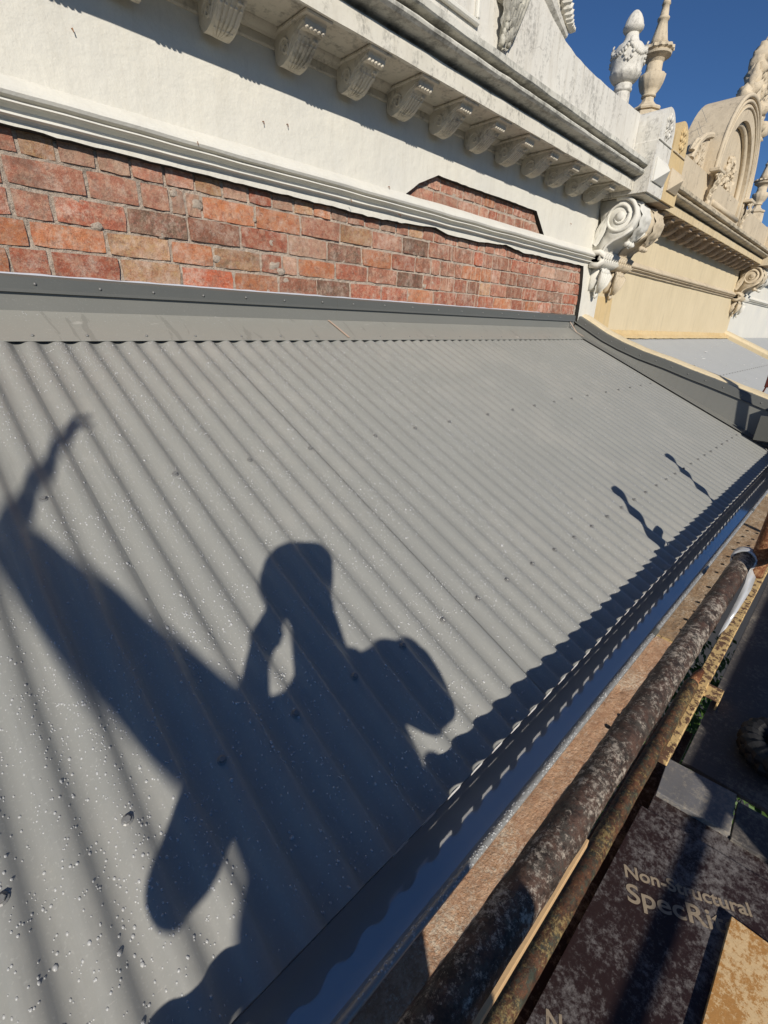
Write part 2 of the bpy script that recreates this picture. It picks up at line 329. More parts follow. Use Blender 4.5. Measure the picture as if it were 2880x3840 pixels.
def lathe(bm, prof, cx, cy, seg=28, flute=None):
    """prof: (r,z). flute(i_ring, theta) -> radius factor"""
    rings = []
    for i, (r, z) in enumerate(prof):
        ring = []
        for k in range(seg):
            th = 2 * math.pi * k / seg; f = flute(i, th) if flute else 1.0
            ring.append(bm.verts.new((cx + r * f * math.cos(th), cy + r * f * math.sin(th), z)))
        rings.append(ring)
    for a, b in zip(rings, rings[1:]):
        for k in range(seg): bm.faces.new((a[k], a[(k + 1) % seg], b[(k + 1) % seg], b[k]))
    bm.faces.new(list(reversed(rings[0]))); bm.faces.new(rings[-1])
def tube(bm, pts, r, seg=8, cap=True):
    pts = [Vector(p) for p in pts]; rad = r if isinstance(r, (list, tuple)) else [r] * len(pts); rings = []
    for i, p in enumerate(pts):
        d = (pts[min(i + 1, len(pts) - 1)] - pts[max(i - 1, 0)]).normalized()
        u = d.cross(Vector((0.13, 0.21, 0.97))); 
        if u.length < 0.05: u = d.cross(Vector((1, 0, 0)))
        u.normalize(); v = d.cross(u)
        rings.append([bm.verts.new(p + (u * math.cos(2 * math.pi * k / seg) + v * math.sin(2 * math.pi * k / seg)) * rad[i]) for k in range(seg)])
    for a, b in zip(rings, rings[1:]):
        for k in range(seg): bm.faces.new((a[k], a[(k + 1) % seg], b[(k + 1) % seg], b[k]))
    if cap: bm.faces.new(list(reversed(rings[0]))); bm.faces.new(rings[-1])
def blob(bm, c, r, sub=2, sc=(1, 1, 1), rough=0.0):
    g = bmesh.ops.create_icosphere(bm, subdivisions=sub, radius=1.0)
    for v in g['verts']:
        n = 1 + rough * mnoise.noise(v.co * 2.3 + Vector(c) * 9)
        v.co = Vector((c[0] + v.co.x * r * sc[0] * n, c[1] + v.co.y * r * sc[1] * n, c[2] + v.co.z * r * sc[2] * n))
def leafy(bm, path, width, thick, lobes, side, up, seed=0):
    """acanthus-like leaf: a strip along path with lobed, ribbed edges. side/up: unit vectors"""
    n = len(path); cols = 9; grid = []
    for i, p in enumerate(path):
        t = i / (n - 1); wv = width * (0.55 + 0.45 * math.sin(math.pi * min(1, t * 0.9 + 0.12))) * (1 - 0.55 * max(0, t - 0.75) / 0.25)
        wv *= 0.82 + 0.18 * abs(math.sin(lobes * math.pi * t))
        row = []
        for j in range(cols):
            s = (j / (cols - 1) - 0.5) * 2
            rib = 0.5 + 0.5 * math.cos(s * math.pi * 3.2 + math.sin(lobes * math.pi * 2 * t) * 0.9)
            h = thick * (0.35 + 0.65 * rib) * (1 - 0.55 * abs(s) ** 2) * (0.75 + 0.35 * math.sin(lobes * math.pi * 2 * t + abs(s) * 2.2))
            row.append(bm.verts.new(Vector(p) + side * (s * wv) + up(t) * h))
        grid.append(row)
    for a, b in zip(grid, grid[1:]):
        for j in range(cols - 1): bm.faces.new((a[j], a[j + 1], b[j + 1], b[j]))

# ------------------------------------------------------------------ ground
bm = bmesh.new(); bm.faces.new([bm.verts.new(p) for p in ((-400, -400, -5.2), (400, -400, -5.2), (400, 400, -5.2), (-400, 400, -5.2))])
tag(obj('ground', bm, M['asphalt']), kind='structure')

# ------------------------------------------------------------------ corrugated roof
PIT = 0.426477757; TP = math.tan(PIT); CP = math.cos(PIT); SP = math.sin(PIT)
YA, ZA = 1.969, -0.0905; X0 = 0.2118; PER = 0.0762; AMP = 0.0080
def roofpt(x, s, n=0.0):       # s metres down the slope from the flashing edge, n above the crest plane
    return Vector((x, YA - s * CP - n * SP, ZA - s * SP + n * CP))
KT = 1.25
def corr(x): return AMP * (math.tanh(KT * math.cos(2 * math.pi * (x - X0) / PER)) / math.tanh(KT) - 1.0)
roof = thing('corrugated_roof', (1.7, 1.1, -0.5), 'wet grey corrugated metal roof sloping from the brick wall to the gutter', 'roof')
ABS[roof] = Vector((1.7, 1.1, -0.5))
XR = 4.52
k0 = -20; sheet = 0
while True:
    xs0 = X0 + (k0 - 0.75) * PER; xs1 = min(X0 + (k0 + 10 + 0.35) * PER, XR + 0.05)
    if xs0 > XR: break
    n = max(2, int((xs1 - xs0) / PER * 14)); lift = 0.0007 * sheet
    bm = bmesh.new(); rows = []
    ss = (-0.09, 0.35, 0.8, 1.2, 1.55, 1.7, 1.8)
    for s in ss:
        rows.append([bm.verts.new(roofpt(x, s, corr(x) + 0.0011 * (sheet % 2) + 0.0008 * mnoise.noise(Vector((x * 3, s * 2, 0))))) for x in (xs0 + (xs1 - xs0) * i / n for i in range(n + 1))])
    for a, b in zip(rows, rows[1:]):
        for i in range(n): bm.faces.new((a[i], a[i + 1], b[i + 1], b[i]))
    # thin sheet edge on the lap side
    o = obj('roof_sheet', bm, M['roof'], roof, smooth=True)
    k0 += 10; sheet += 1
# screws: hex head on a washer
def screw_mesh():
    bm = bmesh.new(); lathe(bm, [(0.0085, 0.0), (0.0085, 0.0012), (0.0066, 0.0022), (0.0058, 0.0025)], 0, 0, 12)
    lathe(bm, [(0.0056, 0.002), (0.0056, 0.0068), (0.0046, 0.0076)], 0, 0, 6); return mesh_of('screw', bm, M['screw'])
sm = screw_mesh()
tilt = (PIT, 0, 0)
for k in (-9, -5, -1, 3, 6, 9, 13, 16, 19, 23, 26, 29, 32, 35, 38, 42, 45, 48, 51, 54): 
    x = X0 + k * PER
    if x < XR - 0.03: inst('screw', sm, roof, roofpt(x, 0.765, 0.001), tilt)
for k in range(-12, 60, 2):
    x = X0 + k * PER
    if x < XR - 0.03: inst('screw', sm, roof, roofpt(x, 1.508, 0.001), tilt)
# apron flashing, its cap strip, rivets, sealant line
FX0, FX1 = -1.4, 4.50
def xr(a, b, n): return [a + (b - a) * i / n for i in range(n + 1)]
def seg_flash(name, prof, mat, x0, x1, n=40, jit=0.0008): 
    bm = bmesh.new(); sweepx(bm, prof, xr(x0, x1, n), closed=True, jit=jit, jf=3); return obj(name, bm, mat, roof)
for i, (a, b) in enumerate(((-1.4, 1.72), (1.69, 4.53))):
    e = 0.0012 * i
    seg_flash('apron_flashing', [(1.9685, -0.0902), (1.9665, -0.0902), (1.9665, -0.0865 + e), (2.112, 0.003 + e), (2.116, 0.001), (1.975, -0.0868)], M['flash'], a, b)
    seg_flash('flashing_upstand', [(2.1115 - e, 0.003 + e), (2.111 - e, 0.07), (2.116, 0.07), (2.116, 0.0015)], M['upstand'], a, b)
    seg_flash('cap_strip', [(2.098 - e, 0.0605), (2.1035 - e, 0.071), (2.1045 - e, 0.108), (2.117, 0.116), (2.150, 0.117), (2.150, 0.112), (2.112, 0.104), (2.112, 0.071), (2.102, 0.060)], M['flash2'], a, b)
bm = bmesh.new()
sweepx(bm, [(2.124, 0.1145), (2.130, 0.1215), (2.1475, 0.1235), (2.1475, 0.113)], xr(-1.2, 3.9, 160), jit=0.0035, jf=14); obj('sealant_bead', bm, M['sealant'], roof, smooth=True)
def rivet_mesh(r, h):
    bm = bmesh.new(); lathe(bm, [(r, 0), (r * 0.85, h * 0.6), (r * 0.35, h)], 0, 0, 8); return mesh_of('rivet', bm, M['screw'], True)
rv = rivet_mesh(0.0055, 0.006); x = -0.9
for x in [0.02, 0.20, 0.36, 0.56, 0.75, 0.955, 1.155, 1.36, 1.59, 1.80, 2.04, 2.28, 2.53, 2.78, 3.03, 3.28, 3.52, 3.76, 4.0, 4.22]:
    inst('rivet', rv, roof, (x, 2.1035, 0.088 + random.uniform(-0.004, 0.004)), (math.pi / 2, 0, 0))
    if random.random() < 0.9: inst('rivet', rv, roof, (x + 0.10, 1.9875, -0.0745), (math.radians(32), 0, 0))
# flat run of tin along the party wall, upstand flashing and its cap
prof_top = [(2.13, 0.118), (2.0, 0.05), (1.85, -0.032), (1.69, -0.100), (1.5, -0.168), (1.26, -0.236), (1.08, -0.295), (0.92, -0.342), (0.75, -0.395), (0.62, -0.436), (0.45, -0.49), (0.30, -0.54), (0.2, -0.572)]
def top_at(y):
    for (ya, za), (yb, zb) in zip(prof_top, prof_top[1:]):
        if yb <= y <= ya: return zb + (za - zb) * (y - yb) / (ya - yb)
    return prof_top[-1][1]
def roofz(y): return ZA + (y - YA) * TP
ys = [2.13 - i * 0.0485 for i in range(39)]
ys = [y for y in ys if y > 0.34]
bm = bmesh.new(); R0 = [];
for y in ys:
    zr = roofz(y); zt = top_at(y); f = 0.055
    R0.append([bm.verts.new(p) for p in ((4.458, y, zr + 0.011), (4.464, y, zr + 0.0125), (4.585, y, zr + 0.012), (4.605, y, max(zr + 0.03, zt - f - 0.012)))])
for a, b in zip(R0, R0[1:]):
    for i in range(3): bm.faces.new((a[i], a[i + 1], b[i + 1], b[i]))
obj('wall_flashing', bm, M['upstand'], roof)
bm = bmesh.new(); R0 = []
for y in ys:
    zr = roofz(y); zt = top_at(y)
    R0.append([bm.verts.new(p) for p in ((4.589, y, zt - 0.062), (4.597, y, zt - 0.054), (4.612, y, zt - 0.006), (4.63, y, zt + 0.002), (4.70, y, zt + 0.001))])
for a, b in zip(R0, R0[1:]):
    for i in range(4): bm.faces.new((a[i], a[i + 1], b[i + 1], b[i]))
obj('wall_cap_strip', bm, M['flash2'], roof)
for i in range(12):
    y = 2.03 - i * 0.135; inst('rivet', rv, roof, (4.604, y, top_at(y) - 0.03), (0, -math.pi / 2, 0)); inst('rivet', rv, roof, (4.655, y - 0.05, top_at(y - 0.05) + 0.001))
bm = bmesh.new(); bx(bm, 4.40, 4.43, 0.28, 0.50, -0.74, -0.56, 0.002); obj('flashing_end_piece', bm, M['flash2'], roof)
bm = bmesh.new(); 
g = [roofpt(1.63 + 0.05 * t + random.uniform(-0.004, 0.004), -0.085 + 0.075 * t, 0.0) for t in (0, .3, .6, 1)]
L = [(1.62, 2.105, -0.0005), (1.635, 2.05, -0.0345), (1.655, 1.975, -0.0815)]
vs = [bm.verts.new((a, b - 0.003, c + 0.0048)) for a, b, c in L] + [bm.verts.new((a + 0.012, b - 0.003, c + 0.0048)) for a, b, c in reversed(L)]
bm.faces.new(vs); obj('scraped_lap_mark', bm, M['peach'], roof)
bm = bmesh.new(); vs = [bm.verts.new(p) for p in ((4.43, 2.107, 0.06), (4.445, 2.107, 0.06), (4.475, 2.04, -0.03), (4.50, 1.972, -0.068), (4.485, 1.972, -0.068), (4.455, 2.04, -0.03))]
bm.faces.new(vs); obj('scraped_corner_mark', bm, M['peach'], roof)

# ------------------------------------------------------------------ gutter
gut = thing('gutter', (1.7, 0.29, -0.93), 'wet dark blue-grey metal gutter along the lower edge of the corrugated roof', 'gutter'); ABS[gut] = Vector((1.7, 0.29, -0.93))
bm = bmesh.new()
sweepx(bm, [(0.365, -0.926), (0.355, -0.9265), (0.272, -0.930), (0.259, -0.924), (0.2245, -0.796), (0.2215, -0.796), (0.253, -0.930), (0.258, -0.935), (0.365, -0.935)], xr(-1.4, 5.2, 66), jit=0.0008, jf=2.5)
obj('trough', bm, M['gutter'], gut, smooth=False)
bm = bmesh.new(); bx(bm, -1.4, 5.2, 0.3655, 0.385, -0.99, -0.872); obj('back_board', bm, M['gutter_back'], gut)
bm = bmesh.new()
ring = [(0.2215 + 0.0062 * math.cos(a), -0.7935 + 0.0060 * math.sin(a)) for a in [2 * math.pi * i / 10 for i in range(10)]]
sweepx(bm, ring, xr(-1.4, 5.2, 40)); obj('rolled_lip', bm, M['gutter_lip'], gut, smooth=True)
for x in (1.30, 1.82, 2.72):
    bm = bmesh.new(); sweepx(bm, [(0.2215 + 0.0080 * math.cos(a), -0.7935 + 0.0078 * math.sin(a)) for a in [2 * math.pi * i / 10 for i in range(10)]], [x, x + 0.035]); obj('lip_clip', bm, M['flash2'], gut)
# turned-down pans of the sheets over the gutter
bm = bmesh.new(); 
for k in range(-18, 58):
    xc = X0 + (k + 0.5) * PER
    if xc > 4.5 or xc < 0.40: continue
    p = roofpt(xc, 1.8, -2 * AMP)
    a = [bm.verts.new((xc + dx, p.y - 0.0006 - abs(dx) * 0.02, p.z + 0.0025 + 5.0 * dx * dx)) for dx in (-0.021, -0.010, 0, 0.010, 0.021)]
    b = [bm.verts.new((xc + dx, p.y + 0.0012, p.z - 0.010)) for dx in (-0.019, -0.010, 0, 0.010, 0.019)]
    for i in range(4): bm.faces.new((a[i], a[i + 1], b[i + 1], b[i]))
bm2 = bmesh.new(); blob(bm2, (0, 0, 0), 0.0085, 1, (1.2, 1, 0.2), 0.3); obj('bird_dropping', bm2, M['bird'], roof, roofpt(0.742, 0.555, -0.004))
o = obj('turned_down_pan_lips', bm, M['glint_edge'], roof); o['kind'] = 'stuff'

# ------------------------------------------------------------------ white facade
WF = Vector((1.8, 2.3, 0.0))
wf = thing('white_facade', WF, 'white rendered Victorian facade with bare red brick band above the grey roof', 'building'); ABS[wf] = WF
YP = 2.11; YB = 2.144
def jline(pts, step=0.035, amp=0.004, seed=0):
    outp = []
    for (a, b) in zip(pts, pts[1:]):
        n = max(1, int(math.hypot(b[0] - a[0], b[1] - a[1]) / step))
        for i in range(n):
            t = i / n; x = a[0] + (b[0] - a[0]) * t; z = a[1] + (b[1] - a[1]) * t
            outp.append((x + amp * mnoise.noise(Vector((x * 22, z * 22, seed))), z + amp * 1.2 * mnoise.noise(Vector((x * 22, z * 22, seed + 9)))))
    outp.append(pts[-1]); return outp
cut = [(-1.45, 0.545), (0.37, 0.538), (0.85, 0.531), (1.30, 0.527), (1.67, 0.524), (1.87, 0.518), (2.16, 0.524), (2.38, 0.535), (2.46, 0.542), (2.58, 0.518), (2.91, 0.518), (3.24, 0.539), (3.485, 0.517), (4.53, 0.523), (4.555, 0.44), (4.585, 0.29), (4.60, 0.02)]
patch = [(2.163, 0.650), (2.292, 0.734), (2.455, 0.802), (2.677, 0.800), (3.177, 0.803), (3.60, 0.800), (3.68, 0.731), (3.785, 0.636)]
outer = jline(cut) + [(4.948, 0.02), (4.948, 1.10), (-1.45, 1.10)]
hole = jline(patch, 0.04, 0.003, 3) + [(3.0, 0.628), (2.5, 0.632)]
bm = bmesh.new(); extrude_poly(bm, outer, YP, YB + 0.01, [hole], 1); obj('rendered_wall', bm, [M['white_wall'], M['kerf_shade']], wf)
bm = bmesh.new(); bx(bm, -1.45, 4.94, YB + 0.012, 2.5, -0.6, 1.5); obj('wall_core', bm, M['mortar'], wf)
bm = bmesh.new(); NX, NZ = 620, 92; G = []
for i in range(NX + 1):
    x = -0.35 + 5.0 * i / NX; G.append([])
    for k in range(NZ + 1):
        z = 0.095 + 0.745 * k / NZ; q = Vector((x, z, 0))
        dy = 0.0048 * mnoise.noise(q * 28) + 0.0036 * mnoise.noise(q * 75) + 0.0016 * max(0.0, mnoise.noise(q * 11) - 0.2)
        G[-1].append(bm.verts.new((x, YB + 0.0040 + dy, z)))
for i in range(NX):
    for k in range(NZ): bm.faces.new((G[i][k], G[i + 1][k], G[i + 1][k + 1], G[i][k + 1]))
o_m = obj('mortar_bed', bm, M['mortar'], wf)
# bricks
bedz = [0.113, 0.2, 0.287, 0.378, 0.469, 0.556, 0.645, 0.732, 0.819]
rows = {4: [0.408, 0.516, 0.636, 0.749, 0.869, 0.987, 1.108, 1.226, 1.345, 1.463, 1.575, 1.686, 1.793, 1.912, 2.028, 2.154, 2.261, 2.386, 2.488, 2.601, 2.728, 2.844, 2.96, 3.036, 3.156, 3.313, 3.431, 3.531, 3.676, 3.79, 3.917, 4.055, 4.2, 4.379, 4.50, 4.62],
        3: [0.351, 0.591, 0.767, 0.881, 0.941, 1.008, 1.255, 1.5, 1.744, 1.972, 2.211, 2.447, 2.68, 2.921, 3.029, 3.148, 3.394, 3.673, 3.848, 4.091, 4.341, 4.46, 4.62],
        2: [0.472, 0.707, 0.941, 1.173, 1.423, 1.658, 1.897, 2.126, 2.33, 2.477, 2.569, 2.719, 2.795, 3.018, 3.144, 3.263, 3.503, 3.74, 3.961, 4.185, 4.475, 4.62],
        1: [0.386, 0.623, 0.858, 1.04, 1.27, 1.385, 1.476, 1.71, 1.942, 2.175, 2.411, 2.579, 2.728, 2.875, 3.021, 3.155, 3.371, 3.606, 3.84, 4.074, 4.303, 4.533, 4.62],
        0: [0.429, 0.656, 0.889, 1.127, 1.36, 1.587, 1.813, 2.049, 2.273, 2.522, 2.755, 3.014, 3.212, 3.461, 3.667, 3.875, 4.114, 4.326, 4.56]}
col = {4: 'tan grey grey pink pink tan grey red grey tan orange grey pink pink grey pink tan pink pink pink grey red grey pink'.split(),
       3: 'pink pink pink grey grey orange orange pink tan pink dark brown brown bright pink brown red pink grey grey red'.split(),
       2: 'red dark brown red grey dark orange red brown pink brown brown orange orange pink brown brown pink red pink red'.split(),
       1: 'orange tan orange tan red grey orange red brown dark red brown red brown tan pink brown red brown dark bright red'.split(),
       0: 'red tan bright orange brown dark red red orange red red bright orange red orange red brown red red'.split()}
def brick(x0, x1, z0, z1, key, proud=0.0):
    g = 0.0056; wj = random.uniform(-0.002, 0.002)
    bm = bmesh.new(); cx, cz = (x0 + x1) / 2, (z0 + z1) / 2; hx = (x1 - x0) / 2 - g - abs(wj); hz = (z1 - z0) / 2 - g
    if hx < 0.012: bm.free(); return
    # front face as a small irregular grid with chipped corners
    nx = 4 if hx > 0.08 else 3; nz = 2; F = []
    for i in range(nx + 1):
        for j in range(nz + 1):
            px = -hx + 2 * hx * i / nx; pz = -hz + 2 * hz * j / nz; edge = (i in (0, nx)) or (j in (0, nz))
            e = 0.0022 if edge else 0
            px += random.uniform(-e, e); pz += random.uniform(-e, e) * 0.8
            if i in (0, nx) and j in (0, nz): px *= 1 - random.uniform(0, 0.025); pz *= 1 - random.uniform(0, 0.08)
            F.append(bm.verts.new((px, (random.uniform(0.0, 0.0035) if edge else random.uniform(-0.001, 0.0012)), pz)))
    idx = lambda i, j: F[i * (nz + 1) + j]
    for i in range(nx):
        for j in range(nz): bm.faces.new((idx(i, j), idx(i + 1, j), idx(i + 1, j + 1), idx(i, j + 1)))
    loop = [idx(i, 0) for i in range(nx + 1)] + [idx(nx, j) for j in range(1, nz + 1)] + [idx(i, nz) for i in range(nx - 1, -1, -1)] + [idx(0, j) for j in range(nz - 1, 0, -1)]
    back = [bm.verts.new((v.co.x * 1.01, 0.03, v.co.z * 1.01)) for v in loop]
    for i in range(len(loop)): bm.faces.new((loop[i], back[i], back[(i + 1) % len(loop)], loop[(i + 1) % len(loop)]))
    obj('brick', bm, BR[key], o_m, (cx, YB - proud, cz))
for r, js in rows.items():
    js = list(js); x = js[0]
    while x > -0.3: x -= 0.236 if r % 2 else 0.118; js.insert(0, x)
    off = len(js) - len(rows[r]); cl = col[r]
    for i in range(len(js) - 1):
        k = i - off; key = cl[k] if 0 <= k < len(cl) else random.choice(['red', 'pink', 'brown', 'orange', 'red'])
        dz = 0.006 * mnoise.noise(Vector((js[i] * 1.3, r, 0)))
        brick(js[i], js[i + 1], bedz[r] + dz + random.uniform(-.0015, .0015), bedz[r + 1] + dz + random.uniform(-.0015, .0015), key, random.uniform(0.001, 0.006))
for r, zz, js in ((6, (0.645, 0.732), [2.08, 2.22, 2.46, 2.70, 2.93, 3.04, 3.15, 3.38, 3.50, 3.62, 3.86]), (7, (0.735, 0.822), [2.25, 2.40, 2.52, 2.75, 2.87, 2.98, 3.10, 3.34, 3.46, 3.70])):
    for a, b in zip(js, js[1:]): brick(a, b, zz[0], zz[1], random.choice(['red', 'pink', 'brown', 'orange', 'pink', 'grey', 'brown']), random.uniform(-0.001, 0.004))
# lumps of old mortar
bm = bmesh.new()
for (x, z, r) in ((1.335, 0.235, 0.028), (1.37, 0.215, 0.022), (1.40, 0.175, 0.02), (0.83, 0.298, 0.018), (0.60, 0.297, 0.02), (0.99, 0.425, 0.022), (0.90, 0.45, 0.016), (1.05, 0.235, 0.018), (2.43, 0.22, 0.02), (2.5, 0.245, 0.018), (2.56, 0.215, 0.016), (1.25, 0.41, 0.012), (2.36, 0.375, 0.012), (0.55, 0.372, 0.012), (1.33, 0.33, 0.018)):
    blob(bm, (x, YB + 0.002, z), r, 2, (1.2, 0.35, 0.9), 0.6)
o = obj('mortar_lumps', bm, M['mortar'], wf, smooth=True); o['kind'] = 'stuff'

for (x, z) in ((1.42, 0.79), (1.30, 0.77), (0.62, 0.84), (2.05, 0.675), (0.98, 0.62), (4.15, 0.80), (1.75, 0.56), (2.1, 0.55)):
    bm = bmesh.new(); tube(bm, [(0, 0.004, 0), (0, -0.010, -0.002), (0.001, -0.012, -0.012)], 0.0017, 6); obj('old_nail', bm, M['rust_brown'], wf, (x, YP - (0.04 if z < 0.66 else 0.0), z))
# ---- shared classical details -------------------------------------------------
def string_course(parent, x0, x1, mats, n=80, jit=0.0032):
    bm = bmesh.new()
    prof = [(2.118, 0.668), (2.107, 0.664), (2.092, 0.652), (2.075, 0.637), (2.064, 0.624), (2.060, 0.614), (2.066, 0.605), (2.088, 0.601), (2.095, 0.5955), (2.071, 0.5935), (2.069, 0.5885), (2.088, 0.586), (2.100, 0.579), (2.099, 0.5675), (2.086, 0.5655), (2.084, 0.5605), (2.102, 0.558), (2.105, 0.553), (2.118, 0.5525)]
    sweepx(bm, prof, xr(x0, x1, n), jit=jit, jf=5); return obj('string_course', bm, mats, parent)
def bracket_mesh(mat):
    bm = bmesh.new()
    prof = [(0.0, 0.0), (-0.238, 0.0), (-0.238, -0.010), (-0.222, -0.014), (-0.216, -0.020), (-0.213, -0.032), (-0.204, -0.040), (-0.192, -0.042), (-0.180, -0.040), (-0.172, -0.046), (-0.160, -0.056), (-0.140, -0.070), (-0.115, -0.088), (-0.085, -0.103), (-0.055, -0.112), (-0.028, -0.112), (-0.010, -0.100), (0.0, -0.088)]
    sweepx(bm, prof, [-0.049, -0.036, -0.012, 0.012, 0.036, 0.049], jit=0.003, jf=40)
    bx(bm, -0.062, 0.062, -0.247, 0.0, -0.013, 0.001, 0.004)
    for sx in (-1, 1):     # side spirals
        pts = [(sx * 0.0495, -0.072 + 0.038 * (1 - t) * math.cos(t * 9), -0.066 + 0.036 * (1 - t) * math.sin(t * 9)) for t in [i / 18 for i in range(18)]]
        tube(bm, pts, 0.0055, 6)
        tube(bm, [(sx * 0.0495, -0.208, -0.024), (sx * 0.0495, -0.17, -0.034), (sx * 0.0495, -0.13, -0.050), (sx * 0.0495, -0.09, -0.092)], 0.005, 6)
    for i in range(5):     # leaf ribs under the scroll
        a = -0.036 + 0.018 * i
        tube(bm, [(a * 1.1, -0.166, -0.048), (a, -0.14, -0.068), (a * 0.95, -0.105, -0.092), (a * 0.7, -0.07, -0.107), (a * 0.35, -0.04, -0.112)], [0.006, 0.0075, 0.008, 0.007, 0.004], 6)
        for q in range(3): blob(bm, (a * (1.05 - 0.1 * q), -0.15 + 0.035 * q, -0.064 - 0.021 * q), 0.0085, 1, (1, 1, 0.7), 0.5)
    for i in range(5): blob(bm, (-0.038 + 0.019 * i, -0.207, -0.037), 0.0085, 1)
    blob(bm, (0.022, -0.170, -0.052), 0.0085, 1); blob(bm, (0.034, -0.168, -0.051), 0.008, 1)
    return mesh_of('modillion_bracket', bm, mat)
def cornice(parent, x0, x1, mf, mc, ms, br_mesh, bxs, n=60, band=True):
    if band:
        bm = bmesh.new(); sweepx(bm, [(2.118, 1.021), (2.104, 1.021), (2.100, 1.026), (2.098, 1.050), (2.118, 1.050)], xr(x0, x1, 30), jit=0.001); obj('frieze_band', bm, ms, parent)
        bm = bmesh.new(); sweepx(bm, [(2.118, 1.0505), (2.088, 1.0505), (2.082, 1.055), (2.066, 1.060), (2.058, 1.066), (2.052, 1.0725), (2.118, 1.0725)], xr(x0, x1, 30), jit=0.001); obj('bed_moulding', bm, ms, parent)
    bm = bmesh.new(); sweepx(bm, [(2.16, 1.0735), (1.852, 1.0735), (1.852, 1.088), (2.16, 1.10)], xr(x0, x1, 20), jit=0.001); obj('soffit', bm, ms, parent)
    bm = bmesh.new(); sweepx(bm, [(1.838, 1.066), (1.838, 1.136), (1.870, 1.139), (1.870, 1.0732), (1.850, 1.0725), (1.850, 1.066)], xr(x0, x1, n), jit=0.0022); obj('fascia', bm, mf, parent)
    bm = bmesh.new(); prof = [(1.872, 1.1395), (1.876, 1.1395), (1.880, 1.152), (1.870, 1.160), (1.815, 1.163), (1.780, 1.166), (1.767, 1.175), (1.764, 1.184), (1.770, 1.193), (1.786, 1.198), (1.822, 1.200), (1.826, 1.214), (1.756, 1.217), (1.749, 1.222), (1.748, 1.248), (1.754, 1.253), (1.80, 1.276), (1.90, 1.292), (1.90, 1.1395)]
    sweepx(bm, prof, xr(x0, x1, n), jit=0.004, jf=9); obj('crown_moulding', bm, mc, parent)
    for x in bxs: inst('modillion_bracket', br_mesh, parent, (x, 2.098, 1.0715))
def console(parent, xc, hw, mat, sc=1.0):
    """big scrolled console bracket; profile in y,z"""
    X = Vector((1, 0, 0)); R = []
    def q(y, z): return (y, z)
    prof = [(2.12, 1.03), (2.02, 1.03), (1.90, 1.028), (1.82, 1.005), (1.765, 0.955), (1.745, 0.885), (1.765, 0.815), (1.81, 0.762), (1.87, 0.724), (1.93, 0.688), (1.975, 0.645), (2.0, 0.60), (2.03, 0.565), (2.12, 0.56)]
    # body with a waist: S-curve outline
    body = [(2.12, 1.03), (2.03, 1.03), (1.90, 1.025), (1.825, 1.0), (1.775, 0.95), (1.757, 0.885), (1.775, 0.82), (1.815, 0.775), (1.88, 0.74), (1.945, 0.715), (1.99, 0.675), (2.015, 0.62), (2.03, 0.56), (2.12, 0.555), (2.12, 0.70), (2.085, 0.74), (2.055, 0.80)]
    ob = thing_part('console_bracket', parent, (xc, 2.0, 0.8))
    bm = bmesh.new(); sweepx(bm, body, [xc - hw, xc - hw * 0.96, xc, xc + hw * 0.96, xc + hw], jit=0.004, jf=12)
    cy, cz = 1.918, 0.902
    for sx in (-1, 1):
        xs_ = xc + sx * (hw + 0.002)
        pts = [(xs_, cy + (0.125 * (1 - t) ** 0.75 + 0.018) * math.cos(1.2 + t * 12.2), cz + (0.118 * (1 - t) ** 0.75 + 0.018) * math.sin(1.2 + t * 12.2)) for t in [i / 44 for i in range(45)]]
        tube(bm, pts, [0.017 - 0.009 * i / 44 for i in range(45)], 8)
        blob(bm, (xs_, cy, cz), 0.038, 2, (0.55, 1, 1))
        pts = [(xs_, y, z) for y, z in ((1.79, 0.80), (1.86, 0.752), (1.935, 0.722), (1.985, 0.69), (2.02, 0.63), (2.035, 0.575))]
        tube(bm, pts, 0.012, 8)
        leafy(bm, [Vector((xs_ + sx * 0.004, 2.10 - 0.012 * i, 0.70 + 0.03 * i)) for i in range(8)], 0.045, 0.018 * sx if False else 0.018, 4, Vector((0, 0.8, 0.6)), lambda t, sx=sx: Vector((sx, 0, 0)))
    path = [Vector((xc, y, z)) for y, z in ((1.93, 1.03), (1.84, 1.006), (1.785, 0.965), (1.755, 0.90), (1.765, 0.83), (1.80, 0.78), (1.84, 0.745), (1.865, 0.715), (1.86, 0.69))]
    path = resample(path, 26)
    leafy(bm, path, hw * 0.86, 0.034, 6, X, lambda t: Vector((0, -math.cos(t * 2.2 - 0.9), math.sin(0.9 - t * 2.2))).normalized())
    for k in (-1, 0, 1): blob(bm, (xc + k * hw * 0.35, 1.852, 0.70), 0.026, 2, (1, 1, 0.9), 0.4)
    o1 = obj('scroll', bm, mat, ob, smooth=True)
    # collar at the string course
    bm = bmesh.new()
    for k in range(7):
        x = xc - hw * 1.05 + 2.1 * hw * k / 6; tube(bm, [(x - 0.012, 2.10, 0.635), (x, 2.03, 0.638), (x + 0.012, 1.985, 0.61), (x + 0.01, 1.985, 0.565), (x - 0.004, 2.03, 0.535), (x - 0.012, 2.10, 0.54)], 0.024, 8)
    sweepx(bm, [(2.12, 0.64), (2.02, 0.63), (1.995, 0.59), (2.02, 0.545), (2.12, 0.535)], [xc - hw, xc + hw]); obj('collar', bm, mat, ob, smooth=True)
    # hanging leaf below
    bm = bmesh.new(); path = resample([Vector((xc, y, z)) for y, z in ((2.04, 0.545), (2.015, 0.49), (2.02, 0.43), (2.045, 0.37), (2.07, 0.32), (2.075, 0.285))], 20)
    sweepx(bm, [(2.12, 0.55), (2.05, 0.545), (2.03, 0.48), (2.04, 0.42), (2.075, 0.36), (2.12, 0.32)], [xc - hw * 0.62, xc + hw * 0.62])
    leafy(bm, path, hw * 0.72, 0.03, 5, X, lambda t: Vector((0, -1, 0.15)))
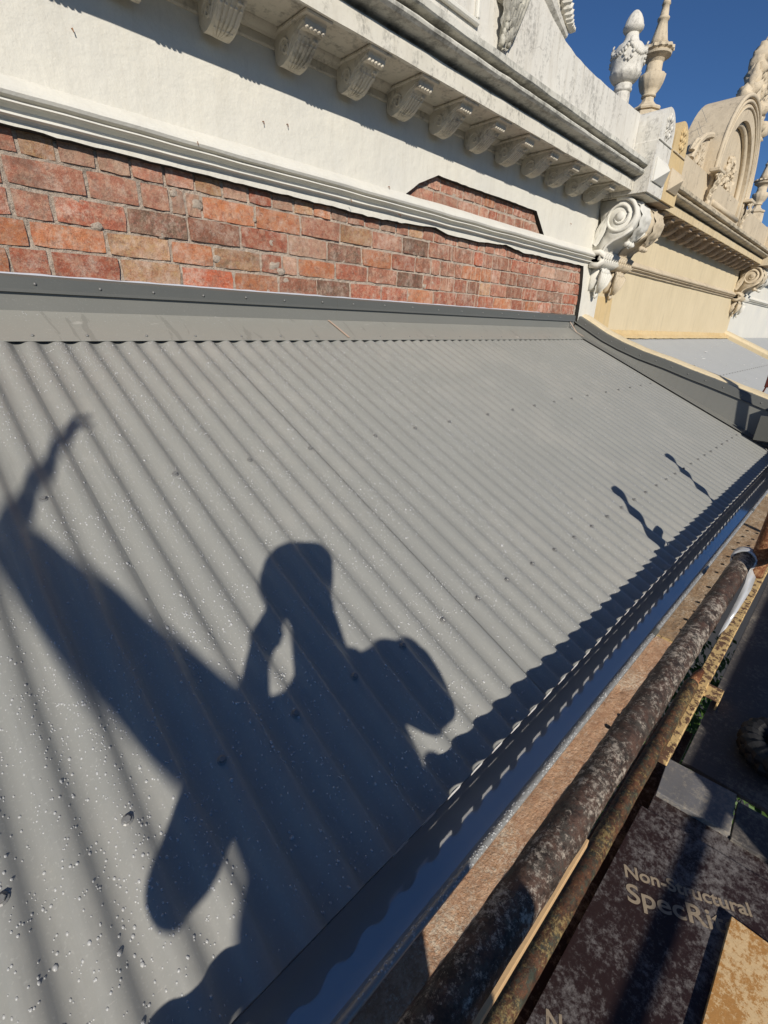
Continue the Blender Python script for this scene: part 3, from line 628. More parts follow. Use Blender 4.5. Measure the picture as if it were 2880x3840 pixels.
    for k in range(5):
        a = -0.8 + 0.4 * k; tube(bm, [(xc + a * hw * 0.75, 2.03, 0.53), (xc + a * hw * 0.85, 2.005, 0.46), (xc + a * hw * 0.6, 2.02, 0.39), (xc + a * hw * 0.25, 2.05, 0.32)], [0.012, 0.022, 0.02, 0.008], 7)
    blob(bm, (xc, 2.07, 0.30), 0.025, 2, (1, 0.8, 1.2), 0.4)
    obj('hanging_leaf', bm, mat, ob, smooth=True)
    return ob
def resample(path, n):
    L = [0]; 
    for a, b in zip(path, path[1:]): L.append(L[-1] + (b - a).length)
    outp = []
    for i in range(n):
        d = L[-1] * i / (n - 1); k = 0
        while k < len(L) - 2 and L[k + 1] < d: k += 1
        t = (d - L[k]) / max(1e-9, L[k + 1] - L[k]); outp.append(path[k].lerp(path[k + 1], t))
    return outp
def thing_part(name, parent, loc):
    o = bpy.data.objects.new(name, None); o.empty_display_size = 0.03; return link(o, parent, loc)
def rosette(bm, x, y, z, r, pet=6):
    for k in range(pet):
        a = 2 * math.pi * k / pet; blob(bm, (x + r * 0.62 * math.cos(a), y, z + r * 0.8 * math.sin(a)), r * 0.36, 1, (0.8, 0.45, 0.9), 0.3)
    blob(bm, (x, y, z), r * 0.3, 1, (1, 0.6, 1))
    for k in range(pet):
        a = 2 * math.pi * (k + 0.5) / pet; tube(bm, [(x + r * 0.2 * math.cos(a), y, z + r * 0.2 * math.sin(a)), (x + r * 1.0 * math.cos(a), y + 0.002, z + r * 1.2 * math.sin(a))], r * 0.09, 5)
def pier(parent, x0, x1, mat, matp):
    """round-headed parapet pier over a console: front at y=1.722"""
    xc = (x0 + x1) / 2; hw = (x1 - x0) / 2 - 0.003; yf, yb = 1.722, 2.14
    pts = [(x0 + 0.003, 1.046), (x1 - 0.003, 1.046), (x1 - 0.003, 1.38)]
    r = hw - 0.012; zc = 1.63 - r
    pts = [(xc - hw, 1.046), (xc + hw, 1.046), (xc + hw, 1.386), (xc + hw - 0.012, 1.395), (xc + r, zc)]
    pts += [(xc + r * math.cos(a), zc + r * math.sin(a)) for a in [math.pi * i / 14 for i in range(1, 14)]]
    pts += [(xc - r, zc), (xc - hw + 0.012, 1.395), (xc - hw, 1.386)]
    bm = bmesh.new(); extrude_poly(bm, pts, yf, yb); o = obj('parapet_pier', bm, mat, parent)
    bm = bmesh.new()       # ledge lines, pyramid boss, rosette
    bx(bm, xc - hw * 0.88, xc + hw * 0.88, yf - 0.010, yf + 0.002, 1.394, 1.404, 0.002)
    o2 = obj('pier_ledge', bm, matp, o)
    bm = bmesh.new(); s = hw * 0.68; z0, z1 = 1.125, 1.285
    b = [bm.verts.new(p) for p in ((xc - s, yf + 0.001, z0), (xc + s, yf + 0.001, z0), (xc + s, yf + 0.001, z1), (xc - s, yf + 0.001, z1))]
    b2 = [bm.verts.new((v.co.x, yf - 0.012, v.co.z)) for v in b]; ap = [bm.verts.new((xc, yf - 0.085, (z0 + z1) / 2 - 0.0))]
    bm.faces.new(b)
    for i in range(4): bm.faces.new((b[i], b[(i + 1) % 4], b2[(i + 1) % 4], b2[i])); bm.faces.new((b2[i], b2[(i + 1) % 4], ap[0]))
    obj('pyramid_boss', bm, matp, o)
    bm = bmesh.new(); rosette(bm, xc + 0.01, yf - 0.004, 1.505, 0.075, 6); obj('rosette', bm, mat, o, smooth=True)
    return o

# ---- white facade details
string_course(wf, -1.45, 4.66, M['white'], 110)
bmw = bracket_mesh(M['soffit'])
cornice(wf, -1.45, 4.592, M['cornice'], M['crown'], M['soffit'], bmw, [0.14, 0.46, 0.78, 1.10] + [1.42 + 0.322 * k for k in range(10)])
console(wf, 4.79, 0.145, M['white'])
bm = bmesh.new(); bx(bm, 4.62, 4.948, 1.74, 2.12, 1.034, 1.0455); obj('console_abacus', bm, M['soffit'], wf)
pier(wf, 4.596, 4.952, M['parapet'], M['white'])
# parapet wall with swept top
YPAR = 1.89
top = [(-1.45, 1.98), (2.0, 1.98), (2.50, 1.95), (2.80, 1.80), (3.0, 1.70), (3.15, 1.645), (3.3, 1.605), (3.45, 1.582), (3.7, 1.572), (4.1, 1.572), (4.4, 1.578), (4.598, 1.582)]
pts = [(-1.45, 1.285), (4.598, 1.285)] + list(reversed(jline(top, 0.06, 0.004, 5)))
bm = bmesh.new(); extrude_poly(bm, pts, YPAR, 2.14); obj('parapet', bm, M['parapet'], wf)
# raised panel frame on the parapet, carved pilaster leaf, scroll crest
bm = bmesh.new(); 
for (a, b, c, d) in ((1.2, 2.42, 1.372, 1.396), (2.396, 2.42, 1.396, 1.9), (1.2, 2.396, 1.876, 1.9)): bx(bm, a, b, YPAR - 0.022, YPAR + 0.002, c, d, 0.006)
obj('panel_moulding', bm, M['white'], wf)
bm = bmesh.new(); path = resample([Vector((2.645, y, z)) for y, z in ((1.80, 1.70), (1.80, 1.62), (1.825, 1.55), (1.845, 1.48), (1.86, 1.42), (1.875, 1.37), (1.882, 1.345))], 26)
bx(bm, 2.56, 2.73, 1.83, 1.892, 1.52, 1.72, 0.01)
leafy(bm, path, 0.10, 0.04, 6, Vector((1, 0, 0)), lambda t: Vector((0, -1, 0.2)))
for k in range(7):
    a = -1 + k / 3; tube(bm, [(2.645 + a * 0.095, 1.83, 1.68), (2.645 + a * 0.085, 1.81, 1.58), (2.645 + a * 0.06, 1.835, 1.48), (2.645 + a * 0.045, 1.865, 1.39)], [0.018, 0.02, 0.017, 0.009], 7)
for sx in (-1, 1): tube(bm, [(2.645 + sx * (0.05 + 0.035 * (1 - t) * math.cos(8 * t)), 1.80, 1.625 + 0.04 * (1 - t) * math.sin(8 * t)) for t in [i / 14 for i in range(15)]], 0.012, 6)
for i in range(70):
    t = random.random(); hw_ = 0.10 - 0.05 * t
    blob(bm, (2.645 + random.uniform(-hw_, hw_), 1.795 + 0.075 * t - random.uniform(0, 0.02), 1.70 - 0.33 * t), random.uniform(0.010, 0.024), 1, (0.8, 0.9, 1.5), 0.8)
obj('carved_pilaster_leaf', bm, M['carve_dark'], wf, smooth=True)
bm = bmesh.new()
def swirl(bm, x, y, z, r, turns, rad, sgn=1, n=30, flat=0.9):
    pts = [(x + sgn * r * (1 - t) ** 0.8 * math.cos(turns * 2 * math.pi * t), y, z + flat * r * (1 - t) ** 0.8 * math.sin(turns * 2 * math.pi * t)) for t in [i / n for i in range(n)]]
    tube(bm, pts, [rad * (1 - 0.55 * i / n) for i in range(n)], 7)
swirl(bm, 3.06, 1.87, 1.835, 0.12, 1.8, 0.032, 1); swirl(bm, 2.86, 1.87, 1.93, 0.10, 1.5, 0.03, -1)
for i in range(9):
    t = i / 8; blob(bm, (3.20 + 0.13 * t, 1.875, 1.77 - 0.105 * t - 0.03 * math.sin(t * 3)), 0.03 - 0.012 * t, 1, (1, 1.6, 1), 0.3)
tube(bm, [(2.72, 1.9, 1.90), (2.86, 1.9, 1.82), (3.0, 1.9, 1.735), (3.15, 1.9, 1.675), (3.3, 1.9, 1.63)], [0.05, 0.05, 0.045, 0.035, 0.02], 8)
extrude_poly(bm, [(2.7, 1.85), (2.95, 1.72), (3.3, 1.61), (3.24, 1.73), (3.14, 1.90), (2.95, 2.0), (2.7, 2.05)], 1.90, 2.05)
obj('parapet_scroll', bm, M['carve'], wf, smooth=False)

# ------------------------------------------------------------------ tan facade next door
TFL = Vector((8.0, 2.3, 0.0))
tf = thing('tan_facade', TFL, 'tan painted neighbouring facade with arched pediment on its parapet', 'building'); ABS[tf] = TFL
bm = bmesh.new(); extrude_poly(bm, [(4.952, -0.9), (10.74, -0.9), (10.74, 1.10), (4.952, 1.10)], YP, 2.5); obj('rendered_wall', bm, M['tan'], tf)
bm = bmesh.new(); extrude_poly(bm, [(4.955, 0.30), (5.30, 0.30), (5.33, 0.05), (5.35, -0.02), (4.955, -0.02)], YP - 0.004, YP + 0.001); o = obj('ochre_patch', bm, M['ochre'], tf)
string_course(tf, 5.30, 10.45, M['beige'], 60)
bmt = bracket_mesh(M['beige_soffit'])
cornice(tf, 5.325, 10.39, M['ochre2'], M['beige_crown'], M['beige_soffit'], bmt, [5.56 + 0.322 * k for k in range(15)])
console(tf, 5.135, 0.145, M['beige']); console(tf, 10.58, 0.145, M['beige'])
for a_, b_ in ((4.956, 5.28), (10.42, 10.74)):
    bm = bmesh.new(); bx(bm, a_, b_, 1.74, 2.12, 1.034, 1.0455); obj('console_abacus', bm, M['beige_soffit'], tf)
pier(tf, 4.956, 5.32, M['ochre'], M['beige']); pier(tf, 10.39, 10.75, M['beige'], M['beige'])
bm = bmesh.new(); extrude_poly(bm, [(5.322, 1.285), (10.39, 1.285), (10.39, 1.56), (5.322, 1.56)], 1.86, 2.14); obj('parapet', bm, M['beige'], tf)
# arched pediment
AC = (7.47, 1.60)
def arcpts(r, a0=0.0, a1=math.pi, n=28): return [(AC[0] + r * math.cos(a0 + (a1 - a0) * i / n), AC[1] + r * math.sin(a0 + (a1 - a0) * i / n)) for i in range(n + 1)]
ped = thing_part('arched_pediment', tf, (7.47, 1.95, 1.3))
bm = bmesh.new(); extrude_poly(bm, [(6.62, 1.286)] + [(8.32, 1.286)] + arcpts(0.85), 1.835, 2.22, [list(reversed(arcpts(0.62))) + [(8.09, 1.36), (6.85, 1.36)]]); obj('arch_body', bm, M['beige'], ped)
bm = bmesh.new(); extrude_poly(bm, [(6.84, 1.35), (8.10, 1.35)] + arcpts(0.63), 1.925, 2.0); obj('niche_back', bm, M['beige'], ped)
for r, yy, th in ((0.835, 1.826, 0.022), (0.785, 1.829, 0.016), (0.735, 1.830, 0.013), (0.60, 1.90, 0.03)):
    bm = bmesh.new(); pp = [(8.305 - (0.835 - r), yy, 1.30)] + [(x, yy, z) for x, z in arcpts(r, n=36)] + [(6.635 + (0.835 - r), yy, 1.30)]
    tube(bm, pp, th, 8); obj('arch_moulding', bm, M['beige'], ped, smooth=True)
bm = bmesh.new(); tube(bm, [(6.85, 1.84, 1.352), (8.09, 1.84, 1.352)], 0.03, 8); obj('niche_sill', bm, M['beige'], ped, smooth=True)
for x in (6.62, 8.30):
    bm = bmesh.new(); bx(bm, x - 0.13, x + 0.10, 1.74, 1.84, 1.565, 1.60, 0.006); 
    path = resample([Vector((x, y, z)) for y, z in ((1.765, 1.56), (1.77, 1.50), (1.80, 1.43), (1.825, 1.37), (1.835, 1.31))], 16)
    leafy(bm, path, 0.075, 0.035, 4, Vector((1, 0, 0)), lambda t: Vector((0, -1, 0.1))); blob(bm, (x, 1.82, 1.30), 0.035, 2, (1.2, 0.8, 1), 0.4)
    for sx in (-1, 1): swirl(bm, x + sx * 0.04, 1.775, 1.53, 0.04, 1.4, 0.014, sx)
    obj('pediment_bracket', bm, M['beige'], ped, smooth=False)
bm = bmesh.new()     # foliage trophy in the niche
bx(bm, 7.06, 7.84, 1.885, 1.93, 1.385, 1.405, 0.004)
for i in range(60):
    t = random.random(); zz = 1.41 + 0.46 * t; wdt = 0.34 * (1 - t) ** 0.8 + 0.05
    blob(bm, (7.47 + random.uniform(-wdt, wdt), 1.905, zz), random.uniform(0.02, 0.045), 2, (1, 0.9, 1.2), 0.9)
obj('niche_foliage', bm, M['beige'], ped)
bm = bmesh.new()     # volute against the left flank
bx(bm, 6.05, 6.62, 1.93, 2.14, 1.55, 1.60, 0.004)
swirl(bm, 6.22, 1.93, 1.68, 0.13, 1.7, 0.03, -1); tube(bm, [(6.12, 1.93, 1.62), (6.2, 1.93, 1.76), (6.35, 1.93, 1.85), (6.52, 1.93, 1.90), (6.62, 1.93, 1.92)], [0.03, 0.035, 0.035, 0.03, 0.03], 8)
extrude_poly(bm, [(6.10, 1.56), (6.62, 1.56), (6.62, 1.92), (6.4, 1.87), (6.2, 1.76), (6.1, 1.65)], 1.94, 2.1)
rosette(bm, 6.42, 1.925, 1.70, 0.09, 6)
obj('flank_volute', bm, M['beige'], ped)
bm = bmesh.new()     # crest on top
for i in range(90):
    t = random.random(); a = random.uniform(-1, 1); zz = 2.42 + 0.72 * t - 0.22 * a * a * (1 - t); wdt = 0.62 * (1 - t) ** 0.7 + 0.06
    blob(bm, (8.05 + a * wdt, 1.97 + random.uniform(-0.04, 0.04), zz), random.uniform(0.035, 0.075), 2, (0.8, 1.1, 1.3), 0.9)
extrude_poly(bm, [(7.45, 2.40), (7.65, 2.46), (7.85, 2.75), (8.0, 3.12), (8.1, 3.12), (8.25, 2.7), (8.35, 2.3), (8.4, 1.9), (8.2, 1.9), (7.9, 2.2)], 1.92, 2.07)
obj('crest', bm, M['beige'], ped, smooth=True)
for i, (x, z, dx, dz) in enumerate(((6.73, 2.09, -0.24, 0.05), (6.66, 1.98, -0.2, 0.05), (6.64, 1.93, -0.18, 0.05), (6.62, 1.86, -0.15, 0.03))):
    bm = bmesh.new(); tube(bm, [(x + 0.02, 2.05, z), (x + dx, 2.05, z + dz)], 0.0022, 5); obj('bird_spike', bm, M['tape'], ped)

# white building beyond
FB = Vector((13, 2.3, 0)); fb = thing('far_white_facade', FB, 'white rendered facade beyond the tan one at the right edge', 'building'); ABS[fb] = FB
bm = bmesh.new(); extrude_poly(bm, [(10.742, -0.9), (17, -0.9), (17, 1.10), (10.742, 1.10)], YP, 2.5); obj('rendered_wall', bm, M['white'], fb)
string_course(fb, 11.1, 17, M['white'], 20); console(fb, 10.93, 0.145, M['white'])
cornice(fb, 11.1, 17, M['cornice'], M['crown'], M['soffit'], bmw, [11.3 + 0.322 * k for k in range(8)], 20)
bm = bmesh.new(); bx(bm, 10.76, 11.1, 1.722, 2.14, 1.046, 1.62); obj('parapet_pier', bm, M['parapet'], fb)
bm = bmesh.new(); bx(bm, 11.1, 17, 1.89, 2.14, 1.285, 1.6); obj('parapet', bm, M['parapet'], fb)
#PART3
# ------------------------------------------------------------------ urn and finials
def urn_thing():
    L = Vector((4.44, 2.0, 1.575)); t = thing('urn', L, 'white stone urn with draped garlands on the parapet behind the rosette pier', 'urn'); ABS[t] = L
    cx, cy = L.x, L.y
    bm = bmesh.new(); lathe(bm, [(0.062, 1.57), (0.058, 1.68), (0.052, 1.70)], cx, cy, 20); bx(bm, cx - 0.07, cx + 0.07, cy - 0.07, cy + 0.07, 1.565, 1.60); obj('pedestal', bm, M['carve'], t, smooth=False)
    bm = bmesh.new(); lathe(bm, [(0.050, 1.69), (0.064, 1.70), (0.067, 1.712), (0.060, 1.722), (0.064, 1.732), (0.060, 1.742), (0.050, 1.748)], cx, cy, 24); obj('foot', bm, M['carve'], t, smooth=True)
    fl = lambda i, th: 1 + (0.05 * abs(math.sin(th * 7)) if i < 5 else 0.0)
    bm = bmesh.new(); lathe(bm, [(0.055, 1.745), (0.078, 1.758), (0.094, 1.775), (0.104, 1.792), (0.108, 1.806), (0.106, 1.81), (0.114, 1.85), (0.117, 1.885), (0.114, 1.92), (0.104, 1.95), (0.086, 1.972), (0.062, 1.986), (0.055, 2.0), (0.048, 2.02), (0.044, 2.045)], cx, cy, 42, fl); body = obj('bowl', bm, M['carve'], t, smooth=True)
    bm = bmesh.new()
    for k in range(4):
        a0 = math.pi / 2 * k + 0.4
        pts = []
        for i in range(13):
            u = i / 12; a = a0 + u * math.pi / 2; z = 1.95 - 0.055 * math.sin(math.pi * u); r = 0.108 + 0.008 * math.sin(math.pi * u)
            pts.append((cx + r * math.cos(a), cy + r * math.sin(a), z))
        for p in pts: blob(bm, p, 0.017, 1, (1, 1, 1), 0.6)
        p = (cx + 0.116 * math.cos(a0), cy + 0.116 * math.sin(a0), 1.90)
        for i in range(9):
            b = 2 * math.pi * i / 9; blob(bm, (p[0] - 0.03 * math.sin(a0) * math.cos(b), p[1] + 0.03 * math.cos(a0) * math.cos(b), p[2] + 0.045 * math.sin(b)), 0.012, 1, (1, 1, 1), 0.5)
        tube(bm, [(p[0], p[1], 1.95), (p[0] * 1, p[1], 1.975), (p[0] + 0.012, p[1], 1.985)], 0.007, 5)
    o = obj('garland', bm, M['carve'], body, smooth=True)
    bm = bmesh.new(); lathe(bm, [(0.044, 2.04), (0.060, 2.052), (0.070, 2.064), (0.072, 2.078), (0.066, 2.088), (0.060, 2.10), (0.052, 2.122), (0.038, 2.148), (0.020, 2.168), (0.006, 2.176)], cx, cy, 36, lambda i, th: 1 + (0.07 * abs(math.sin(th * 6)) if i > 4 else 0)); obj('lid', bm, M['carve'], t, smooth=True)
    return t
urn_thing()
def finial(loc, label, group):
    L = Vector(loc); t = thing('spired_finial', L, label, 'finial', group); ABS[t] = L; cx, cy, z = L
    bm = bmesh.new(); lathe(bm, [(0.115, z), (0.12, z + 0.06), (0.112, z + 0.16), (0.09, z + 0.17)], cx, cy, 8); obj('octagonal_base', bm, M['beige'], t)
    bm = bmesh.new(); lathe(bm, [(0.09, z + 0.165), (0.118, z + 0.172), (0.122, z + 0.185), (0.112, z + 0.198), (0.075, z + 0.215), (0.052, z + 0.24), (0.045, z + 0.275)], cx, cy, 8); obj('base_cap', bm, M['beige'], t)
    bm = bmesh.new(); lathe(bm, [(0.045, z + 0.27), (0.058, z + 0.276), (0.058, z + 0.288), (0.05, z + 0.292), (0.075, z + 0.325), (0.092, z + 0.37), (0.10, z + 0.42), (0.092, z + 0.425), (0.07, z + 0.43), (0.064, z + 0.46), (0.062, z + 0.51)], cx, cy, 40, lambda i, th: 1 + (0.07 * abs(math.sin(th * 6)) if 3 < i < 8 else 0)); obj('leaf_cup', bm, M['beige'], t, smooth=True)
    bm = bmesh.new(); lathe(bm, [(0.062, z + 0.505), (0.075, z + 0.525), (0.115, z + 0.548), (0.118, z + 0.562), (0.108, z + 0.566), (0.11, z + 0.572), (0.128, z + 0.582), (0.126, z + 0.602), (0.075, z + 0.612)], cx, cy, 48, lambda i, th: 1 + (0.045 * (1 if math.sin(th * 16) > 0 else -1) if i in (6, 7) else 0)); obj('gadrooned_disc', bm, M['beige'], t, smooth=False)
    bm = bmesh.new(); lathe(bm, [(0.075, z + 0.61), (0.060, z + 0.66), (0.046, z + 0.72), (0.034, z + 0.78), (0.044, z + 0.785), (0.046, z + 0.80), (0.034, z + 0.81), (0.026, z + 0.88), (0.034, z + 0.885), (0.03, z + 0.90), (0.015, z + 0.96), (0.003, z + 1.0)], cx, cy, 32, lambda i, th: 1 + (0.06 * abs(math.sin(th * 5)) if i < 4 else 0)); obj('spire', bm, M['beige'], t, smooth=True)
finial((5.20, 2.10, 1.62), 'tall tan spired finial standing behind the white urn', None)
finial((9.9, 2.02, 1.56), 'tan finial cropped by the right edge beyond the arched pediment', None)

# ------------------------------------------------------------------ party wall coping and neighbour's roof
PW = Vector((4.79, 1.2, -0.9)); pw = thing('party_wall', PW, 'low tan rendered party wall with curved coping between the two roofs', 'wall'); ABS[pw] = PW
bm = bmesh.new(); R0 = []
for y in [2.118 - 0.04 * i for i in range(48)]:
    if y < 0.26: break
    zt = top_at(y); e = 0.004 * mnoise.noise(Vector((y * 9, 1, 2)))
    R0.append([bm.verts.new(p) for p in ((4.63, y, -1.2), (4.63, y, zt - 0.01), (4.68, y, zt - 0.003), (4.69, y, zt + 0.012 + e), (4.74, y, zt + 0.022 + e), (4.82, y, zt + 0.018 - e), (4.875, y, zt - 0.012 + e), (4.89, y, zt - 0.05), (4.89, y, -1.2))])
for a, b in zip(R0, R0[1:]):
    for i in range(8): bm.faces.new((a[i], a[i + 1], b[i + 1], b[i]))
bm.faces.new(R0[0]); bm.faces.new(list(reversed(R0[-1])))
obj('coping', bm, M['tan'], pw)
NR = Vector((7.8, 1.2, -0.5)); nr = thing('neighbour_roof', NR, 'faded grey corrugated roof spotted with bird droppings below the tan facade', 'roof'); ABS[nr] = NR
zn = -0.085
def nroof(x, s, n=0): return Vector((x, 2.085 - s * CP - n * SP, zn - s * SP + n * CP))
x = 4.86
while x < 16.9:
    bm = bmesh.new(); n = 100; xa, xb = x, min(x + 0.80, 17); rws = []
    for s in (0, 1.0, 2.0): rws.append([bm.verts.new(nroof(xa + (xb - xa) * i / n, s, 0.0085 * math.cos(2 * math.pi * (xa + (xb - xa) * i / n) / PER))) for i in range(n + 1)])
    for a, b in zip(rws, rws[1:]):
        for i in range(n): bm.faces.new((a[i], a[i + 1], b[i + 1], b[i]))
    obj('roof_sheet', bm, M['oldroof'], nr, smooth=True); x += 0.762
for k in range(40): inst('screw', sm, nr, nroof(5.0 + k * PER * 2, 0.92, 0.007), tilt)
bm = bmesh.new()
for i in range(60):
    p = nroof(random.uniform(4.95, 10.4), random.uniform(0.05, 1.5), 0.008); blob(bm, p, random.uniform(0.008, 0.022), 1, (1, 1, 0.15), 0.7)
o = obj('bird_droppings', bm, M['bird'], nr); o['kind'] = 'stuff'
bm = bmesh.new(); sweepx(bm, [(2.112, 0.0), (2.098, -0.004), (2.085, -0.04), (2.04, -0.062), (2.035, -0.085), (2.112, -0.085)], xr(4.9, 10.7, 120), jit=0.007, jf=10); obj('cement_fillet', bm, M['ochre'], nr)
bm = bmesh.new(); R0 = []
for y in [2.118 - 0.08 * i for i in range(24)]:
    zt = nroof(0, (2.085 - y) / CP).z + 0.10
    R0.append([bm.verts.new(p) for p in ((10.62, y, -1.2), (10.62, y, zt - 0.03), (10.66, y, zt + 0.01), (10.80, y, zt + 0.02), (10.86, y, zt - 0.02), (10.86, y, -1.2))])
for a, b in zip(R0, R0[1:]):
    for i in range(5): bm.faces.new((a[i], a[i + 1], b[i + 1], b[i]))
bm.faces.new(R0[0]); o = obj('party_wall', bm, M['tan']); tag(o, 'far tan coping wall at the right edge beyond the neighbour roof', 'wall')

# ------------------------------------------------------------------ scaffold
def pipe(name, p0, p1, r, mat, label, cat, group=None, n=60, rough=0.0012, seg=20):
    p0, p1 = Vector(p0), Vector(p1); d = (p1 - p0); L = d.length; d.normalize(); u = d.cross(Vector((0.0, 0.3, 0.95))).normalized(); v = d.cross(u)
    bm = bmesh.new(); rings = []
    for i in range(n + 1):
        c = d * (L * i / n)
        rings.append([bm.verts.new(c + (u * math.cos(a) + v * math.sin(a)) * (r + rough * mnoise.noise(Vector((L * i / n * 25, math.cos(a) * 2.5, math.sin(a) * 2.5))))) for a in [2 * math.pi * k / seg for k in range(seg)]])
    for a, b in zip(rings, rings[1:]):
        for k in range(seg): bm.faces.new((a[k], a[(k + 1) % seg], b[(k + 1) % seg], b[k]))
    # open end with wall thickness
    for ring, s in ((rings[0], 1), (rings[-1], -1)):
        c = sum((q.co for q in ring), Vector()) / seg
        inn = [bm.verts.new(c + (q.co - c) * 0.86) for q in ring]; inn2 = [bm.verts.new(q.co + d * s * 0.08) for q in inn]
        for k in range(seg):
            bm.faces.new((ring[k], ring[(k + 1) % seg], inn[(k + 1) % seg], inn[k])); bm.faces.new((inn[k], inn[(k + 1) % seg], inn2[(k + 1) % seg], inn2[k]))
        bm.faces.new(inn2)
    o = obj(name, bm, mat, None, p0, smooth=True); return tag(o, label, cat, group)
pipe('guard_rail', (-0.9, 0.123, -0.675), (1.80, 0.119, -0.675), 0.0268, M['tube1'], 'thick grimy scaffold tube running beside the gutter, nearest the roof', 'scaffold tube', None, 140, 0.0022)
pipe('scaffold_tube', (-0.6, 0.1515, -1.33), (1.955, 0.1515, -1.33), 0.0245, M['tube2'], 'thinner mossy brown scaffold tube between the guard rail and the plywood', 'scaffold tube', None, 120, 0.0018)
pipe('scaffold_rail', (1.62, 0.02, -0.610), (5.4, 0.02, -0.610), 0.0265, M['tube1'], 'further scaffold rail whose shadow edges the lower roof', 'scaffold tube')
for (x, y, z0, z1, r, lb) in ((1.775, 0.083, -0.72, -0.30, 0.0235, 'rusty upright stub clamped at the taped end of the guard rail'), (2.57, 0.046, -0.66, -0.25, 0.020, 'second rusty upright stub casting a thin shadow up the roof'), (4.20, 0.07, -5.2, 0.55, 0.0242, 'tall far scaffold post shading the party wall flashing')):
    pipe('scaffold_post', (x, y, z0), (x, y, z1), r, M['rust_brown'], lb, 'scaffold post', None, 24)
bm = bmesh.new(); bx(bm, 0.70, 4.2, -1.23, -1.205, -1.40, -0.60, 0.002); tag(obj('added_shade_board', bm, M['greyply']), 'unseen plywood board added on the street side to shade the scaffold deck', 'board')  # out of view, added only to cast shade on the right of the deck
pipe('scaffold_rail', (-1.4, -1.19, -0.671), (3.0, -1.19, -0.671), 0.0168, M['rust_brown'], 'street side scaffold rail casting a dark band across the stencilled plywood', 'scaffold tube')
bm = bmesh.new(); bx(bm, -0.9, 1.86, 0.085, 0.204, -1.52, -1.48, 0.002); tag(obj('gap_shade_board', bm, M['filmply']), 'dark board added for the shade in the gap under the two scaffold tubes', 'board')  # dark sheet in place of the deep shade between the tubes
bm = bmesh.new(); bx(bm, 4.22, 5.3, 0.03, 0.05, -0.75, -0.24, 0.002); tag(obj('guard_board', bm, M['greyply']), 'upright plywood guard board on the far scaffold bay', 'board')
# tape wrapped round the tube end
TL = Vector((1.76, 0.12, -0.67)); tp = thing('tape_wrap', TL, 'silvery white tape tied round the end of the guard rail', 'tape'); ABS[tp] = TL
bm = bmesh.new()
for k in range(3):
    x = 1.752 + 0.016 * k; ang = [2 * math.pi * i / 20 for i in range(21)]
    tube(bm, [(x + 0.006 * math.sin(a + k), 0.119 + 0.031 * math.cos(a), -0.672 + 0.031 * math.sin(a)) for a in ang], 0.0055, 6)
obj('band', bm, M['tape'], tp, smooth=True)
def ribbon(bm, pts, wv, ax):
    ax = Vector(ax); a = [bm.verts.new(Vector(p) + ax * wv[i]) for i, p in enumerate(pts)]; b = [bm.verts.new(Vector(p) - ax * wv[i] + Vector((0, 0, 0.004 * math.sin(i)))) for i, p in enumerate(pts)]
    for i in range(len(pts) - 1): bm.faces.new((a[i], a[i + 1], b[i + 1], b[i]))
bm = bmesh.new(); ribbon(bm, [(1.765, 0.098, -0.67), (1.74, 0.085, -0.72), (1.70, 0.085, -0.77), (1.64, 0.09, -0.81), (1.58, 0.095, -0.85)], [0.014, 0.030, 0.036, 0.030, 0.018], (0.75, -0.3, 0.5)); o = obj('tail', bm, M['tape'], tp, smooth=True); o.modifiers.new('t', 'SOLIDIFY').thickness = 0.0012
bm = bmesh.new(); ribbon(bm, [(1.78, 0.10, -0.65), (1.80, 0.092, -0.61), (1.84, 0.09, -0.57), (1.87, 0.097, -0.545), (1.87, 0.104, -0.58), (1.84, 0.105, -0.63)], [0.010, 0.026, 0.034, 0.022, 0.016, 0.008], (0.5, -0.5, 0.2)); o = obj('bow', bm, M['tape'], tp, smooth=True); o.modifiers.new('t', 'SOLIDIFY').thickness = 0.0012
# steel planks
def steel_plank(x0, x1, y0, y1, zt, mat, label, holes):
    L = Vector(((x0 + x1) / 2, (y0 + y1) / 2, zt)); t = thing('steel_plank', L, label, 'scaffold plank', 'steel planks under the gutter'); ABS[t] = L
    bm = bmesh.new(); n = int((x1 - x0) / 0.03)
    prof = [(y0, zt - 0.05), (y0, zt), (y0 + 0.03, zt), (y0 + 0.06, zt), (y0 + 0.09, zt), (y0 + 0.12, zt), (y0 + 0.15, zt), (y0 + 0.18, zt), (y0 + 0.2, zt), (y1, zt), (y1, zt - 0.05)]
    sweepx(bm, prof, xr(x0, x1, n), closed=True, jit=0.0035, jf=22); obj('deck', bm, mat, t)
    for (x, y) in holes:
        bm = bmesh.new(); lathe(bm, [(0.010, -0.001), (0.010, 0.0028), (0.0065, 0.0028), (0.006, 0.0005)], 0, 0, 10); obj('drain_hole', bm, M['black'], t, (x, y, zt + 0.001))
steel_plank(-0.9, 2.305, 0.205, 0.43, -1.40, M['rust'], 'orange rusted steel scaffold plank beneath the gutter, nearest the camera', [(1.55, 0.315), (1.64, 0.30)])
steel_plank(2.325, 4.55, 0.205, 0.43, -1.398, M['rust_grey'], 'paler rusted steel scaffold plank with drain holes, second from the camera', [(2.45 + 0.12 * k, 0.30 + 0.015 * (k % 2)) for k in range(6)] + [(3.3 + 0.16 * k, y) for k in range(7) for y in (0.27, 0.33, 0.39)])
steel_plank(4.57, 7.0, 0.205, 0.43, -1.40, M['rust_grey'], 'far rusted steel scaffold plank towards the right edge', [])
bm = bmesh.new(); bx(bm, 2.306, 2.324, 0.206, 0.43, -1.43, -1.399); tag(obj('transom', bm, M['yellow']), 'yellow painted crossbar between two rusted steel planks', 'crossbar')
